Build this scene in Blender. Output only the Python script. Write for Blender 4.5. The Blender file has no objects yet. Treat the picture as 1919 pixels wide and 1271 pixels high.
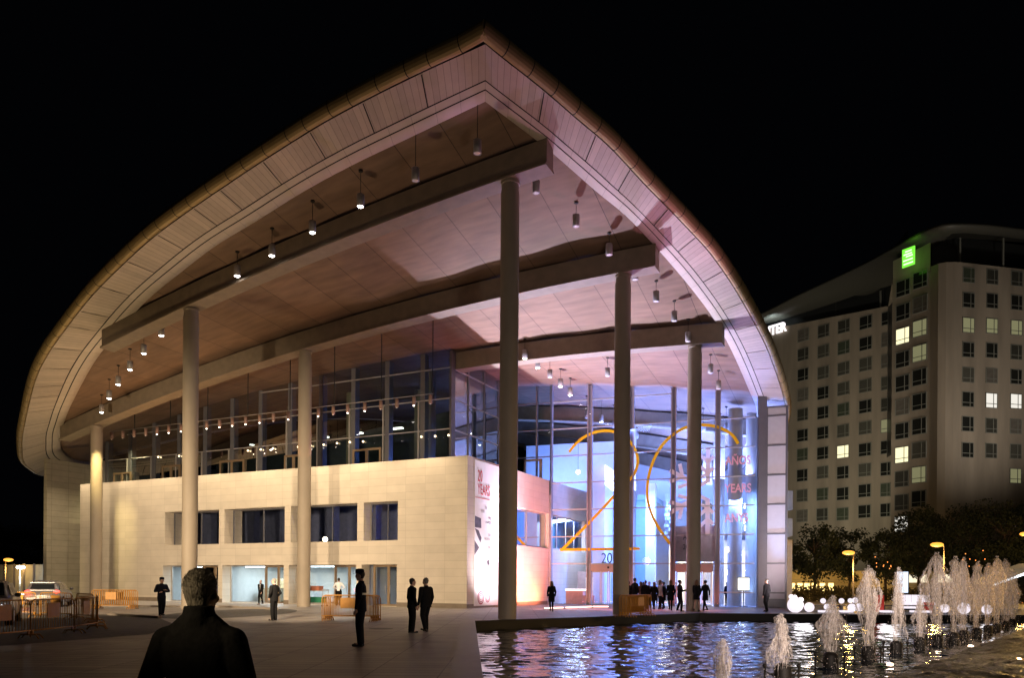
import bpy, bmesh, math, random
from mathutils import Vector, Matrix
random.seed(7)
C = bpy.data.collections.new('Place'); bpy.context.scene.collection.children.link(C)
SC = bpy.context.scene
PI = math.pi
def rad(a): return math.radians(a)

# ------------------------------------------------------------------ camera, world, exposure
F, CX, HY, ROLL, CAMH = 1450.0, 960.0, 1093.0, rad(.4), 1.55
cam = bpy.data.cameras.new('camera'); camo = bpy.data.objects.new('camera', cam); C.objects.link(camo)
cam.sensor_width = 36; cam.lens = F/1919*36; cam.clip_start = .1; cam.clip_end = 3000
cam.shift_y = (HY-635.5)/1919
camo.location = (0, 0, CAMH); camo.rotation_mode = 'QUATERNION'
camo.rotation_quaternion = (Matrix.Rotation(rad(90), 4, 'X') @ Matrix.Rotation(ROLL, 4, 'Z')).to_quaternion()
# shift is applied in the camera's own frame, so the horizon stays at the foot of the picture
SC.camera = camo
w = bpy.data.worlds.new('World'); SC.world = w; w.use_nodes = True
bg = w.node_tree.nodes['Background']; bg.inputs[0].default_value = (.35, .4, .6, 1); bg.inputs[1].default_value = .0016
SC.view_settings.view_transform = 'Standard'; SC.view_settings.look = 'None'
SC.view_settings.exposure = 0; SC.view_settings.gamma = 1
SC.cycles.use_denoising = True
SC.cycles.max_bounces = 8; SC.cycles.transparent_max_bounces = 16
SC.cycles.sample_clamp_indirect = 4
SC.cycles.caustics_reflective = False; SC.cycles.caustics_refractive = False

def lamp(name, kind, loc, target=None, power=100, col=(1, 1, 1), size=.3, angle=60, blend=.6, size_y=None, parent=None):
    l = bpy.data.lights.new(name, kind); l.energy = power; l.color = col
    if kind == 'SPOT': l.spot_size = rad(angle); l.spot_blend = blend; l.shadow_soft_size = size
    elif kind == 'AREA':
        l.size = size
        if size_y: l.shape = 'RECTANGLE'; l.size_y = size_y
    elif kind == 'POINT': l.shadow_soft_size = size
    o = bpy.data.objects.new(name, l); C.objects.link(o); o.location = loc
    if target is not None:
        o.rotation_mode = 'QUATERNION'
        o.rotation_quaternion = (Vector(target)-Vector(loc)).to_track_quat('-Z', 'Y')
    return o

# ------------------------------------------------------------------ frames and pixel helpers
TH = rad(26); UX, UY = math.cos(TH), -math.sin(TH); VX, VY = math.sin(TH), math.cos(TH)
def W(u, v, z=0): return Vector((u*UX+v*VX, u*UY+v*VY, z))
def UV(x, y): return x*UX+y*UY, x*VX+y*VY
def ident(x, y, z=0): return Vector((x, y, z))
def ray(px, py):
    dx = px-CX; dy = HY-py; c, s = math.cos(ROLL), math.sin(ROLL)
    return (dx*c-dy*s)/F, (dx*s+dy*c)/F
def gnd(px, py, z=0):
    a, b = ray(px, py); y = (z-CAMH)/b; return Vector((a*y, y, z))
def at(px, py, y):
    a, b = ray(px, py); return Vector((a*y, y, CAMH+b*y))
def onv(px, py, v):
    a, b = ray(px, py); y = v/(a*VX+VY); u, _ = UV(a*y, y); return u, CAMH+b*y
def onu(px, py, u):
    a, b = ray(px, py); y = u/(a*UX+UY); _, v = UV(a*y, y); return v, CAMH+b*y
# ------------------------------------------------------------------ materials
def nodes(m): return m.node_tree.nodes, m.node_tree.links
MC = {}
def mat(name, col, rough=.6, metal=0, noise=.12, nscale=3., bump=0, emit=None, estr=0, spec=.5, stretch=None, bdist=.02):
    if name in MC: return MC[name]
    m = bpy.data.materials.new(name); m.use_nodes = True; N, L = nodes(m); b = N['Principled BSDF']
    b.inputs['Roughness'].default_value = rough; b.inputs['Metallic'].default_value = metal
    b.inputs['Specular IOR Level'].default_value = spec
    b.inputs['Base Color'].default_value = (*col, 1)
    if noise or bump:
        tc = N.new('ShaderNodeTexCoord'); mp = N.new('ShaderNodeMapping'); L.new(tc.outputs['Object'], mp.inputs[0])
        if stretch: mp.inputs['Scale'].default_value = stretch
        nt = N.new('ShaderNodeTexNoise'); nt.inputs['Scale'].default_value = nscale; nt.inputs['Detail'].default_value = 6
        L.new(mp.outputs[0], nt.inputs['Vector'])
        mr = N.new('ShaderNodeMapRange'); mr.inputs['From Min'].default_value = .3; mr.inputs['From Max'].default_value = .7
        mr.inputs['To Min'].default_value = 1-noise; mr.inputs['To Max'].default_value = 1+noise
        L.new(nt.outputs[0], mr.inputs['Value'])
        vm = N.new('ShaderNodeVectorMath'); vm.operation = 'SCALE'; vm.inputs[0].default_value = col
        L.new(mr.outputs[0], vm.inputs['Scale']); L.new(vm.outputs[0], b.inputs['Base Color'])
        if bump:
            bp = N.new('ShaderNodeBump'); bp.inputs['Strength'].default_value = bump; bp.inputs['Distance'].default_value = bdist
            L.new(nt.outputs[0], bp.inputs['Height']); L.new(bp.outputs[0], b.inputs['Normal'])
    if emit: b.inputs['Emission Color'].default_value = (*emit, 1); b.inputs['Emission Strength'].default_value = estr
    MC[name] = m; return m
def mathn(N, L, op, a, b=None, c=None):
    n = N.new('ShaderNodeMath'); n.operation = op
    for i, x in enumerate((a, b, c)):
        if x is None: continue
        if isinstance(x, (int, float)): n.inputs[i].default_value = x
        else: L.new(x, n.inputs[i])
    return n.outputs[0]
def grid_mat(name, col, su, sv, wu, wv, rough=.6, var=.08, linecol=.35, ou=0, ov=0, noise=.08, bump=.3, metal=0, nscale=1.2, nstretch=(1, 1, 1), streak=0, spec=.5):
    """panels of su x sv metres (UV is in metres) with dark joints wu / wv wide, every panel its own tone"""
    m = bpy.data.materials.new(name); m.use_nodes = True; N, L = nodes(m); b = N['Principled BSDF']
    b.inputs['Roughness'].default_value = rough; b.inputs['Metallic'].default_value = metal; b.inputs['Specular IOR Level'].default_value = spec
    uv = N.new('ShaderNodeUVMap'); sp = N.new('ShaderNodeSeparateXYZ'); L.new(uv.outputs[0], sp.inputs[0])
    def axis(o, s, off, wd):
        t = mathn(N, L, 'ADD', mathn(N, L, 'DIVIDE', o, s), off/s+1000)
        f = mathn(N, L, 'FRACT', t); d = mathn(N, L, 'ABSOLUTE', mathn(N, L, 'SUBTRACT', f, .5))
        ln = mathn(N, L, 'GREATER_THAN', d, .5-wd/s/2) if wd > 0 else None
        return mathn(N, L, 'FLOOR', t), ln
    fu, lu = axis(sp.outputs[0], su, ou, wu); fv, lv = axis(sp.outputs[1], sv, ov, wv)
    line = mathn(N, L, 'MAXIMUM', lu, lv) if (lu is not None and lv is not None) else (lu if lu is not None else lv)
    cb = N.new('ShaderNodeCombineXYZ'); L.new(fu, cb.inputs[0]); L.new(fv, cb.inputs[1])
    wn = N.new('ShaderNodeTexWhiteNoise'); wn.noise_dimensions = '2D'; L.new(cb.outputs[0], wn.inputs['Vector'])
    mp = N.new('ShaderNodeMapping'); mp.inputs['Scale'].default_value = nstretch; L.new(uv.outputs[0], mp.inputs[0])
    nt = N.new('ShaderNodeTexNoise'); nt.inputs['Scale'].default_value = nscale; nt.inputs['Detail'].default_value = 7; L.new(mp.outputs[0], nt.inputs['Vector'])
    k = mathn(N, L, 'ADD', mathn(N, L, 'MULTIPLY_ADD', wn.outputs[0], 2*var, 1-var), mathn(N, L, 'MULTIPLY_ADD', nt.outputs[0], 4*noise, -2*noise))
    if line is not None: k = mathn(N, L, 'MULTIPLY', k, mathn(N, L, 'SUBTRACT', 1, mathn(N, L, 'MULTIPLY', line, 1-linecol)))
    vm = N.new('ShaderNodeVectorMath'); vm.operation = 'SCALE'; vm.inputs[0].default_value = col; L.new(k, vm.inputs['Scale']); L.new(vm.outputs[0], b.inputs['Base Color'])
    bp = N.new('ShaderNodeBump'); bp.inputs['Strength'].default_value = bump; bp.inputs['Distance'].default_value = .02
    L.new(nt.outputs[0], bp.inputs['Height']); L.new(bp.outputs[0], b.inputs['Normal'])
    MC[name] = m; return m
def emis(name, col, s):
    if name in MC: return MC[name]
    m = bpy.data.materials.new(name); m.use_nodes = True; N, L = nodes(m); b = N['Principled BSDF']
    b.inputs['Base Color'].default_value = (.06, .06, .06, 1); b.inputs['Emission Color'].default_value = (*col, 1); b.inputs['Emission Strength'].default_value = s
    MC[name] = m; return m
def glass(name, tint=(.85, .92, .95), rough=.01, ior=1.5, gain=1.0):
    m = bpy.data.materials.new(name); m.use_nodes = True; N, L = nodes(m); N.remove(N['Principled BSDF']); out = N['Material Output']
    t = N.new('ShaderNodeBsdfTransparent'); t.inputs[0].default_value = (*tint, 1)
    g = N.new('ShaderNodeBsdfGlossy'); g.inputs['Roughness'].default_value = rough
    fr = N.new('ShaderNodeFresnel'); fr.inputs[0].default_value = ior
    mx = N.new('ShaderNodeMixShader'); L.new(mathn(N, L, 'MULTIPLY', fr.outputs[0], gain), mx.inputs[0]); L.new(t.outputs[0], mx.inputs[1]); L.new(g.outputs[0], mx.inputs[2])
    L.new(mx.outputs[0], out.inputs[0]); MC[name] = m; return m

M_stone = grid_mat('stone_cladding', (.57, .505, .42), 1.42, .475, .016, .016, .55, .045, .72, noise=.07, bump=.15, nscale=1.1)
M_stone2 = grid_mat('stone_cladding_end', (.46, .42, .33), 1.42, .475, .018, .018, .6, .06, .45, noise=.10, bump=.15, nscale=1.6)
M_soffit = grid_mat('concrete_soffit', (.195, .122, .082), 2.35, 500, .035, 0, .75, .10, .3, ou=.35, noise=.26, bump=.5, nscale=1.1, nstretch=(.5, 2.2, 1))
M_plank = grid_mat('soffit_boards', (.50, .42, .36), .30, 50, .022, 0, .6, .10, .55, noise=.06, bump=.2, nscale=3)
M_strip = grid_mat('soffit_strip', (.56, .49, .43), 1.2, 50, .018, 0, .6, .04, .5, noise=.05, bump=.1, nscale=2)
M_conc = mat('concrete', (.22, .175, .125), .7, noise=.12, nscale=2.2, bump=.2)
M_col = mat('column_concrete', (.30, .25, .19), .6, noise=.10, nscale=1.5, bump=.15, stretch=(1, 1, .4))
M_tube = mat('roof_edge_metal', (.34, .25, .12), .5, .35, noise=.1, nscale=2)
M_dark = mat('dark_joint', (.012, .011, .01), .8, noise=0)
M_roof = mat('roof_metal', (.12, .12, .12), .5, .5)
M_frame = mat('steel_frame', (.16, .16, .18), .45, .4, noise=.05)
M_palef = mat('pale_metal_frame', (.45, .43, .42), .4, .4, noise=.05)
M_bronze = mat('bronze_door_frame', (.30, .21, .13), .45, .4, noise=.08)
M_glass = glass('clear_glass')
M_glassd = glass('tinted_glass', (.50, .60, .60), gain=.5)
M_white = mat('white_plaster', (.75, .76, .78), .6, noise=.04)
M_lampb = mat('lamp_body', (.30, .28, .27), .5, .3, noise=.05)
M_lampon = emis('lamp_lens_lit', (1, .93, .88), 26)
M_lampoff = mat('lamp_lens_unlit', (.75, .7, .7), .3, noise=0)
M_pave = grid_mat('plaza_paving', (.27, .24, .215), 1.2, .4, .03, .045, .5, .17, .3, noise=.26, bump=.35, nscale=.9)

# ------------------------------------------------------------------ object helpers
def tag(o, label=None, cat=None, group=None, kind=None):
    if label: o['label'] = label
    if cat: o['category'] = cat
    if group: o['group'] = group
    if kind: o['kind'] = kind
    return o
def thing(name, label, cat, loc=(0, 0, 0), rz=0, group=None):
    o = bpy.data.objects.new(name, None); C.objects.link(o); o.empty_display_size = .3
    o.location = loc; o.rotation_euler = (0, 0, rz); return tag(o, label, cat, group)
def adopt(o, parent):
    if parent is not None: o.parent = parent
def copy_tree(o, parent=None):
    c = o.copy(); C.objects.link(c)
    if parent is not None: c.parent = parent
    for ch in list(o.children): copy_tree(ch, c)
    return c
class MB:
    """collects faces in a local frame, box-maps UVs in metres, links ONE mesh object"""
    def __init__(s, fr=ident): s.v = []; s.f = []; s.uv = []; s.mi = []; s.fr = fr; s.mats = []; s.sm = []
    def face(s, pts, uv=None, mi=0, sm=False):
        i = len(s.v); s.v += [Vector(p) for p in pts]; s.f.append(list(range(i, i+len(pts)))); s.mi.append(mi); s.sm.append(sm)
        if uv is None:
            p = [Vector(q) for q in pts]; n = (p[1]-p[0]).cross(p[2]-p[0])
            if len(p) > 3: n += (p[2]-p[0]).cross(p[3]-p[0])
            a = max(range(3), key=lambda k: abs(n[k]))
            uv = [((q.y, q.z) if a == 0 else (q.x, q.z) if a == 1 else (q.x, q.y)) for q in p]
        s.uv.append(uv)
    def box(s, a, b, mi=0):
        x0, y0, z0 = a; x1, y1, z1 = b
        if x0 > x1: x0, x1 = x1, x0
        if y0 > y1: y0, y1 = y1, y0
        if z0 > z1: z0, z1 = z1, z0
        P = lambda i, j, k: ((x0, x1)[i], (y0, y1)[j], (z0, z1)[k])
        for q in (((0,0,0),(0,1,0),(1,1,0),(1,0,0)), ((0,0,1),(1,0,1),(1,1,1),(0,1,1)), ((0,0,0),(1,0,0),(1,0,1),(0,0,1)),
                  ((1,0,0),(1,1,0),(1,1,1),(1,0,1)), ((1,1,0),(0,1,0),(0,1,1),(1,1,1)), ((0,1,0),(0,0,0),(0,0,1),(0,1,1))):
            s.face([P(*c) for c in q], mi=mi)
    def obox(s, c, size, rz=0, mi=0, tilt=None):
        R = Matrix.Rotation(rz, 3, 'Z')
        if tilt is not None: R = R @ tilt
        hx, hy, hz = size[0]/2, size[1]/2, size[2]/2; c = Vector(c)
        P = lambda i, j, k: c+R @ Vector(((-hx, hx)[i], (-hy, hy)[j], (-hz, hz)[k]))
        for q in (((0,0,0),(0,1,0),(1,1,0),(1,0,0)), ((0,0,1),(1,0,1),(1,1,1),(0,1,1)), ((0,0,0),(1,0,0),(1,0,1),(0,0,1)),
                  ((1,0,0),(1,1,0),(1,1,1),(1,0,1)), ((1,1,0),(0,1,0),(0,1,1),(1,1,1)), ((0,1,0),(0,0,0),(0,0,1),(0,1,1))):
            s.face([P(*k) for k in q], mi=mi)
    def tube(s, path, r, n=12, caps=True, mi=0, closed=False, ry=None):
        path = [Vector(p) for p in path]; rr = r if isinstance(r, (list, tuple)) else [r]*len(path)
        rings = []
        for i, p in enumerate(path):
            d = (path[min(i+1, len(path)-1)]-path[max(i-1, 0)])
            if closed: d = path[(i+1) % len(path)]-path[i-1]
            d.normalize()
            up = Vector((0, 0, 1)) if abs(d.z) < .95 else Vector((0, 1, 0))
            a = d.cross(up).normalized(); b = a.cross(d).normalized()
            rings.append([p+(a*math.cos(t)+b*math.sin(t)*(ry or 1))*rr[i] for t in [2*PI*k/n for k in range(n)]])
        m = len(path); acc = 0
        for i in range(m if closed else m-1):
            j = (i+1) % m; L = (path[j]-path[i]).length
            for k in range(n):
                k2 = (k+1) % n
                s.face([rings[i][k], rings[i][k2], rings[j][k2], rings[j][k]], uv=[(acc, k/n), (acc, (k+1)/n), (acc+L, (k+1)/n), (acc+L, k/n)], mi=mi, sm=True)
            acc += L
        if caps and not closed:
            s.face(rings[0][::-1], mi=mi); s.face(rings[-1], mi=mi)
    def lathe(s, prof, c=(0, 0, 0), n=24, mi=0, sm=True, caps=True):
        c = Vector(c)
        R = [[c+Vector((r*math.cos(2*PI*k/n), r*math.sin(2*PI*k/n), z)) for k in range(n)] for r, z in prof]
        for i in range(len(R)-1):
            for k in range(n):
                k2 = (k+1) % n; s.face([R[i][k], R[i][k2], R[i+1][k2], R[i+1][k]], mi=mi, sm=sm)
        if caps:
            if prof[0][0] > 1e-4: s.face(R[0][::-1], mi=mi)
            if prof[-1][0] > 1e-4: s.face(R[-1], mi=mi)
    def ball(s, c, r, nu=12, nv=8, mi=0, sc=(1, 1, 1), R=None):
        c = Vector(c); P = []
        for i in range(nv+1):
            t = PI*i/nv-PI/2; row = []
            for k in range(nu):
                a = 2*PI*k/nu; q = Vector((math.cos(t)*math.cos(a)*sc[0], math.cos(t)*math.sin(a)*sc[1], math.sin(t)*sc[2]))*r
                if R is not None: q = R @ q
                row.append(c+q)
            P.append(row)
        for i in range(nv):
            for k in range(nu):
                k2 = (k+1) % nu
                if i == 0: s.face([P[0][0], P[1][k2], P[1][k]], mi=mi, sm=True)
                elif i == nv-1: s.face([P[i][k], P[i][k2], P[nv][0]], mi=mi, sm=True)
                else: s.face([P[i][k], P[i][k2], P[i+1][k2], P[i+1][k]], mi=mi, sm=True)
    def loft(s, rings, mi=0, sm=True, caps=True, closed=True):
        n = len(rings[0])
        for i in range(len(rings)-1):
            for k in range(n if closed else n-1):
                k2 = (k+1) % n; s.face([rings[i][k], rings[i][k2], rings[i+1][k2], rings[i+1][k]], mi=mi, sm=sm)
        if caps and closed: s.face(list(rings[0])[::-1], mi=mi); s.face(rings[-1], mi=mi)
    def build(s, name, m, parent=None, label=None, weld=True, origin=None):
        me = bpy.data.meshes.new(name); vs = [s.fr(*p) for p in s.v]
        o = bpy.data.objects.new(name, me); C.objects.link(o)
        if parent is None and origin is None and s.fr is not ident and vs:
            origin = Vector((sum(p.x for p in vs)/len(vs), sum(p.y for p in vs)/len(vs), min(p.z for p in vs)))
        org = Vector(origin) if origin is not None else Vector((0, 0, 0))
        me.from_pydata([tuple(p-org) for p in vs], [], s.f); o.location = org
        for k in (m if isinstance(m, (list, tuple)) else [m]): me.materials.append(k)
        me.polygons.foreach_set('material_index', s.mi); me.polygons.foreach_set('use_smooth', s.sm)
        ul = me.uv_layers.new(name='UVMap'); fl = [c for f in s.uv for q in f for c in q]; ul.data.foreach_set('uv', fl)
        if weld:
            bm = bmesh.new(); bm.from_mesh(me); bmesh.ops.remove_doubles(bm, verts=bm.verts, dist=1e-4)
            bmesh.ops.recalc_face_normals(bm, faces=bm.faces); bm.to_mesh(me); bm.free()
        me.update()
        if parent is not None:
            o.parent = parent
            if s.fr is not ident: o.matrix_parent_inverse = parent.matrix_basis.inverted()
        if label: o['label'] = label
        return o
def catmull(P, n):
    P = [Vector(p) for p in P]; Q = [2*P[0]-P[1]]+P+[2*P[-1]-P[-2]]; dense = []
    for i in range(1, len(Q)-2):
        for k in range(24):
            t = k/24; a, b, c, d = Q[i-1:i+3]
            dense.append(.5*((2*b)+(-a+c)*t+(2*a-5*b+4*c-d)*t*t+(-a+3*b-3*c+d)*t**3))
    dense.append(P[-1]); L = [0]
    for i in range(1, len(dense)): L.append(L[-1]+(dense[i]-dense[i-1]).length)
    out = []; j = 0
    for k in range(n):
        s = L[-1]*k/(n-1)
        while j < len(L)-2 and L[j+1] < s: j += 1
        t = (s-L[j])/max(1e-9, L[j+1]-L[j]); out.append(dense[j].lerp(dense[j+1], min(1, max(0, t))))
    return out
ORD = ['first','second','third','fourth','fifth','sixth','seventh','eighth','ninth','tenth','eleventh','twelfth','thirteenth','fourteenth','fifteenth','sixteenth','seventeenth','eighteenth']

# ================================================================== THE CONGRESS HALL
def wid(x, y, z=0): return Vector((x, y, z))
CO = (36.541570, .284753383, -.645897603, -2.38897570e-3, -8.85222095e-3, 3.84669455e-3)
def hs(u, v):
    z = CO[0]+CO[1]*u+CO[2]*v+CO[3]*u*u+CO[4]*u*v+CO[5]*v*v
    if v > 54: z -= .006*(v-54)**2
    if v < 48 and u < -56: z -= .02*(-56-u)**1.6
    return z
def onsurf(px, py, dh=0.):
    a, b = ray(px, py); y = 12.; prev = None
    while y < 110:
        u, v = UV(a*y, y); d = CAMH+b*y-hs(u, v)-dh
        if prev is not None and prev < 0 <= d: return Vector((u, v))
        prev = d; y += .05
    return Vector((u, v))
def surf_line(P): return [onsurf(*p).to_3d() for p in P]
IN_L = surf_line([(910,187),(772,252),(662,305),(567,357),(480,412),(405,457),(340,507),(280,557),(227,614),(176,679),(136,753),(122,787)])+[Vector(p) for p in ((-57.6,38.4,0),(-62.2,41.9,0),(-66.2,48,0),(-67.2,58,0),(-63,74,0),(-52,86,0),(-30,97,0))]
OUT_L = surf_line([(910,79),(755,150),(620,220),(520,282),(425,345),(345,400),(280,450),(220,505),(167,560),(119,622),(88,668),(66,716),(49,787)])+[Vector(p) for p in ((-59.6,36.7,0),(-64.2,40.1,0),(-68.3,46,0),(-69.8,58,0),(-65.5,76,0),(-53,89,0),(-30,100,0))]
IN_R = surf_line([(910,187),(997,252),(1037,284),(1117,354),(1194,422),(1300,544),(1360,633),(1403,727)])+[Vector(p) for p in ((-8.7,58,0),(-10.9,66,0),(-13.8,74,0),(-18,83,0),(-30,97,0))]
OUT_R = surf_line([(910,79),(940,102),(1017,163),(1082,220),(1143,272),(1210,344),(1285,422),(1339,483),(1393,567),(1442,664),(1471,757)])+[Vector(p) for p in ((-7.2,60,0),(-9,67,0),(-11.8,75,0),(-16,84,0),(-30,100,0))]
NE = 150
EIL, EOL, EIR, EOR = [catmull(P, NE) for P in (IN_L, OUT_L, IN_R, OUT_R)]
def at_v(E, v):
    for i in range(len(E)-1):
        if E[i].y <= v <= E[i+1].y:
            t = (v-E[i].y)/max(1e-9, E[i+1].y-E[i].y); return E[i].x+(E[i+1].x-E[i].x)*t
    return E[-1].x if v > E[-1].y else E[0].x
hall = thing('congress_hall', 'vast congress hall with a pointed leaf-shaped roof on tall round columns', 'congress hall', W(-22.6, 40.2, 0))
WV = .045
def soff(u, v): return hs(u, v)+.16+WV*math.sin(2*PI*(u+1.3)/4.7)
# soffit shell
mb = MB(W); vs_ = []; t = 0
v0 = EIL[0].y+.01
while True:
    v = v0+.02+t*t*.012
    if v > 96.5: break
    vs_.append(v); t += 1
rows = []
for v in vs_:
    a, b = at_v(EIL, v)-.15, at_v(EIR, v)+.15
    n = 120; rows.append([(a+(b-a)*k/n, v, soff(a+(b-a)*k/n, v)) for k in range(n+1)])
for i in range(len(rows)-1):
    for k in range(120):
        q = [rows[i][k], rows[i][k+1], rows[i+1][k+1], rows[i+1][k]]
        mb.face(q, uv=[(p[0], p[1]) for p in q], sm=True)
mb.build('roof_soffit', M_soffit, hall)
# outer shell of the roof, above the soffit
mb = MB(W); rows2 = []
for v in [v0+.05+(i/40)**2*(99.5-v0) for i in range(41)]:
    a, b = at_v(EOL, v)+.1, at_v(EOR, v)-.1
    rows2.append([(a+(b-a)*k/40, v, hs(a+(b-a)*k/40, v)+.55+1.3*math.sin(PI*k/40)**.5) for k in range(41)])
for i in range(40):
    for k in range(40): mb.face([rows2[i][k], rows2[i][k+1], rows2[i+1][k+1], rows2[i+1][k]], sm=True)
mb.build('roof', M_roof, hall)
# soffit band: boards, strip, inner strip, gaps between them
def band(EO, EI, side):
    def P(i, f, dz=0):
        q = EO[i].lerp(EI[i], f); return (q.x, q.y, hs(q.x, q.y)-.06+dz)
    L = [0]
    for i in range(1, NE): L.append(L[-1]+(EO[i]-EO[i-1]).length)
    for nm, f0, f1, m in (('edge_boards', .0, .60, M_plank), ('edge_strip', .625, .765, M_strip), ('inner_strip', .79, 1., M_strip)):
        mb = MB(W)
        for i in range(NE-1):
            for (a, b) in ((f0, f1),):
                A, B, Cc, D = P(i, a), P(i, b), P(i+1, b), P(i+1, a); w_ = (EO[i]-EI[i]).length
                mb.face([A, B, Cc, D], uv=[(L[i], a*w_), (L[i], b*w_), (L[i+1], b*w_), (L[i+1], a*w_)], sm=True)
            if nm == 'inner_strip':
                A, D = P(i, 1), P(i+1, 1); A2, D2 = P(i, 1, .35), P(i+1, 1, .35)
                mb.face([A, A2, D2, D], uv=[(L[i], 0), (L[i], .35), (L[i+1], .35), (L[i+1], 0)], sm=True)
        mb.build(nm, m, hall)
    mb = MB(W)
    for i in range(NE-1): mb.face([P(i, -.02, .12), P(i, 1.0, .12), P(i+1, 1.0, .12), P(i+1, -.02, .12)], sm=True)
    # wide transverse joints every six metres
    nxt = 2.6
    for i in range(NE-1):
        if L[i] >= nxt:
            nxt += 2.55
            a, b = P(i, .01, -.012), P(i, .6, -.012); a = Vector(a); b = Vector(b); d = (EO[i+1]-EO[i]).normalized()*.025
            mb.face([a-d, b-d, b+d, a+d])
    mb.build('joint_backing', M_dark, hall)
    # rounded metal edge
    path = []; cum = [0]
    for i in range(NE):
        q = EO[i]; tn = (EO[min(i+1, NE-1)]-EO[max(i-1, 0)]).normalized(); nrm = Vector((tn.y, -tn.x, 0))
        if (q-EI[i]).dot(nrm) < 0: nrm = -nrm
        p = q+nrm*.15; path.append((p.x, p.y, hs(q.x, q.y)+.27)); 
    path[0] = (EO[0].x+.05, EO[0].y-.22, hs(EO[0].x, EO[0].y)+.30)
    pts = catmull(path, 420); e0 = Vector(pts[0])-(pts[1]-pts[0]).normalized()*.10
    mb = MB(W); mb.tube([tuple(e0)]+[tuple(p) for p in pts], .25, 16, caps=True, ry=1.35)
    dist = 0; nxt = .9
    for i in range(1, 420):
        dist += (pts[i]-pts[i-1]).length
        if dist > nxt and i < 418:
            nxt += 1.22; d = (pts[i+1]-pts[i]).normalized()*.02
            mb.tube([tuple(pts[i]-d), tuple(pts[i]+d)], .254, 16, caps=True, mi=1, ry=1.35)
    mb.build('roof_edge_roll', [M_tube, M_dark], hall, weld=False)
band(EOL, EIL, 'l'); band(EOR, EIR, 'r')

# beams
V1, V2, V3 = 29.8, 37.1, 44.4
def beam(u0, u1, v, nm='beam'):
    mb = MB(W); n = 40; secs = [[], [], []]
    def ring(u, z0, z1, hw): 
        z = hs(u, v); return [(u, v-hw, z-z0), (u, v-hw, z-z1), (u, v+hw, z-z1), (u, v+hw, z-z0)]
    for (z0, z1, hw) in ((-.03, -.0 + 1.02, .34), (1.02, 1.12, .46)):
        rg = [ring(u0+(u1-u0)*k/n, z0, z1, hw) for k in range(n+1)]
        for i in range(n):
            for k in range(4):
                k2 = (k+1) % 4; A, B, Cc, D = rg[i][k], rg[i][k2], rg[i+1][k2], rg[i+1][k]
                mb.face([A, B, Cc, D])
        mb.face(rg[0][::-1]); mb.face(rg[-1])
    return mb.build(nm, M_conc, hall)
beam(-40.6, -12.9, V1); beam(-55.2, -10.3, V2); beam(-25.7, -8.5, V3)
for v, a, b in ((59.3, -30, -9.5), (66.6, -34, -12), (73.9, -36, -15), (81.2, -38, -18)): beam(a, b, v)
# columns
def column(px, py, v, r=.40, top=None, x=None):
    u = x if x is not None else onv(px, py, v)[0]; z1 = hs(u, v)-1.12
    p = W(u, v); mb = MB()
    mb.lathe([(r, -.05), (r, z1-.42), (r*.93, z1-.40), (r*.93, z1-.12), (r*1.02, z1-.10), (r*1.02, z1+.01)], n=36)
    o = mb.build('column', M_col, hall, weld=False); o.location = p; o.matrix_parent_inverse = hall.matrix_basis.inverted(); return u
for px, py, v in ((954,744,V1),(357,860,V1),(1166,826,V2),(571,895,V2),(181,957,V2),(1301,897,V3)): column(px, py, v)
for u, v in ((-18.5, 59.3), (-11.6, 59.3), (-21, 66.6), (-14, 66.6)): column(0, 0, v, .42, x=u)

# ------------------------------------------------------------------ stone box
VW = 40.2; UC = -22.6; HW = 9.13; UL = onv(151, 912, VW)[0]
def holed(mb, a0, a1, z0, z1, holes, put, depth):
    """wall with rectangular openings and reveals; put(a, d, z) gives the point, d = depth behind the face"""
    A = sorted({a0, a1}|{h[0] for h in holes}|{h[1] for h in holes}); Z = sorted({z0, z1}|{h[2] for h in holes}|{h[3] for h in holes})
    for i in range(len(A)-1):
        for j in range(len(Z)-1):
            ca, cz = (A[i]+A[i+1])/2, (Z[j]+Z[j+1])/2
            if any(h[0] < ca < h[1] and h[2] < cz < h[3] for h in holes): continue
            q = [put(A[i], 0, Z[j]), put(A[i+1], 0, Z[j]), put(A[i+1], 0, Z[j+1]), put(A[i], 0, Z[j+1])]; mb.face(q)
    for h in holes:
        for e in (((h[0], h[2]), (h[0], h[3])), ((h[1], h[2]), (h[1], h[3])), ((h[0], h[3]), (h[1], h[3])), ((h[0], h[2]), (h[1], h[2]))):
            (p, q), (r, s_) = e; mb.face([put(p, 0, q), put(p, depth, q), put(r, depth, s_), put(r, 0, s_)])
uq = lambda px, py: onv(px, py, VW)
wx = [(309.6, 411), (421, 534), (545.5, 670), (682, 746)]
zt = uq(746, 939.6)[1]; zs = uq(746, 1013)[1]; zl = uq(746, 1058.5)[1]
ups = [(uq(a, 990)[0], uq(b, 990)[0], zs, zt) for a, b in wx]
lows = [(uq(a-4, 1090)[0], uq(b-2, 1090)[0], .02, zl) for a, b in wx]
DR = .85
mb = MB(W); put = lambda a, d, z: (a, VW+d, z)
holed(mb, UL, UC, -.3, HW, ups+lows, put, DR)
mb.box((UL, VW+.02, HW-.02), (UC-.02, VW+.45, HW)); mb.face([(UL, VW, -.3), (UL, 47, -.3), (UL, 47, HW), (UL, VW, HW)])
mb.build('stone_wall', M_stone, hall)
for a, b in [(UL, lows[0][0]), (lows[3][1], UC)]+[(lows[i][1], lows[i+1][0]) for i in range(3)]:
    mb = MB(W); mb.box((a, VW-.012, 0), (b, VW, .28)); mb.build('plinth', mat('dark_plinth', (.20, .16, .12), .6), hall)
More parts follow.
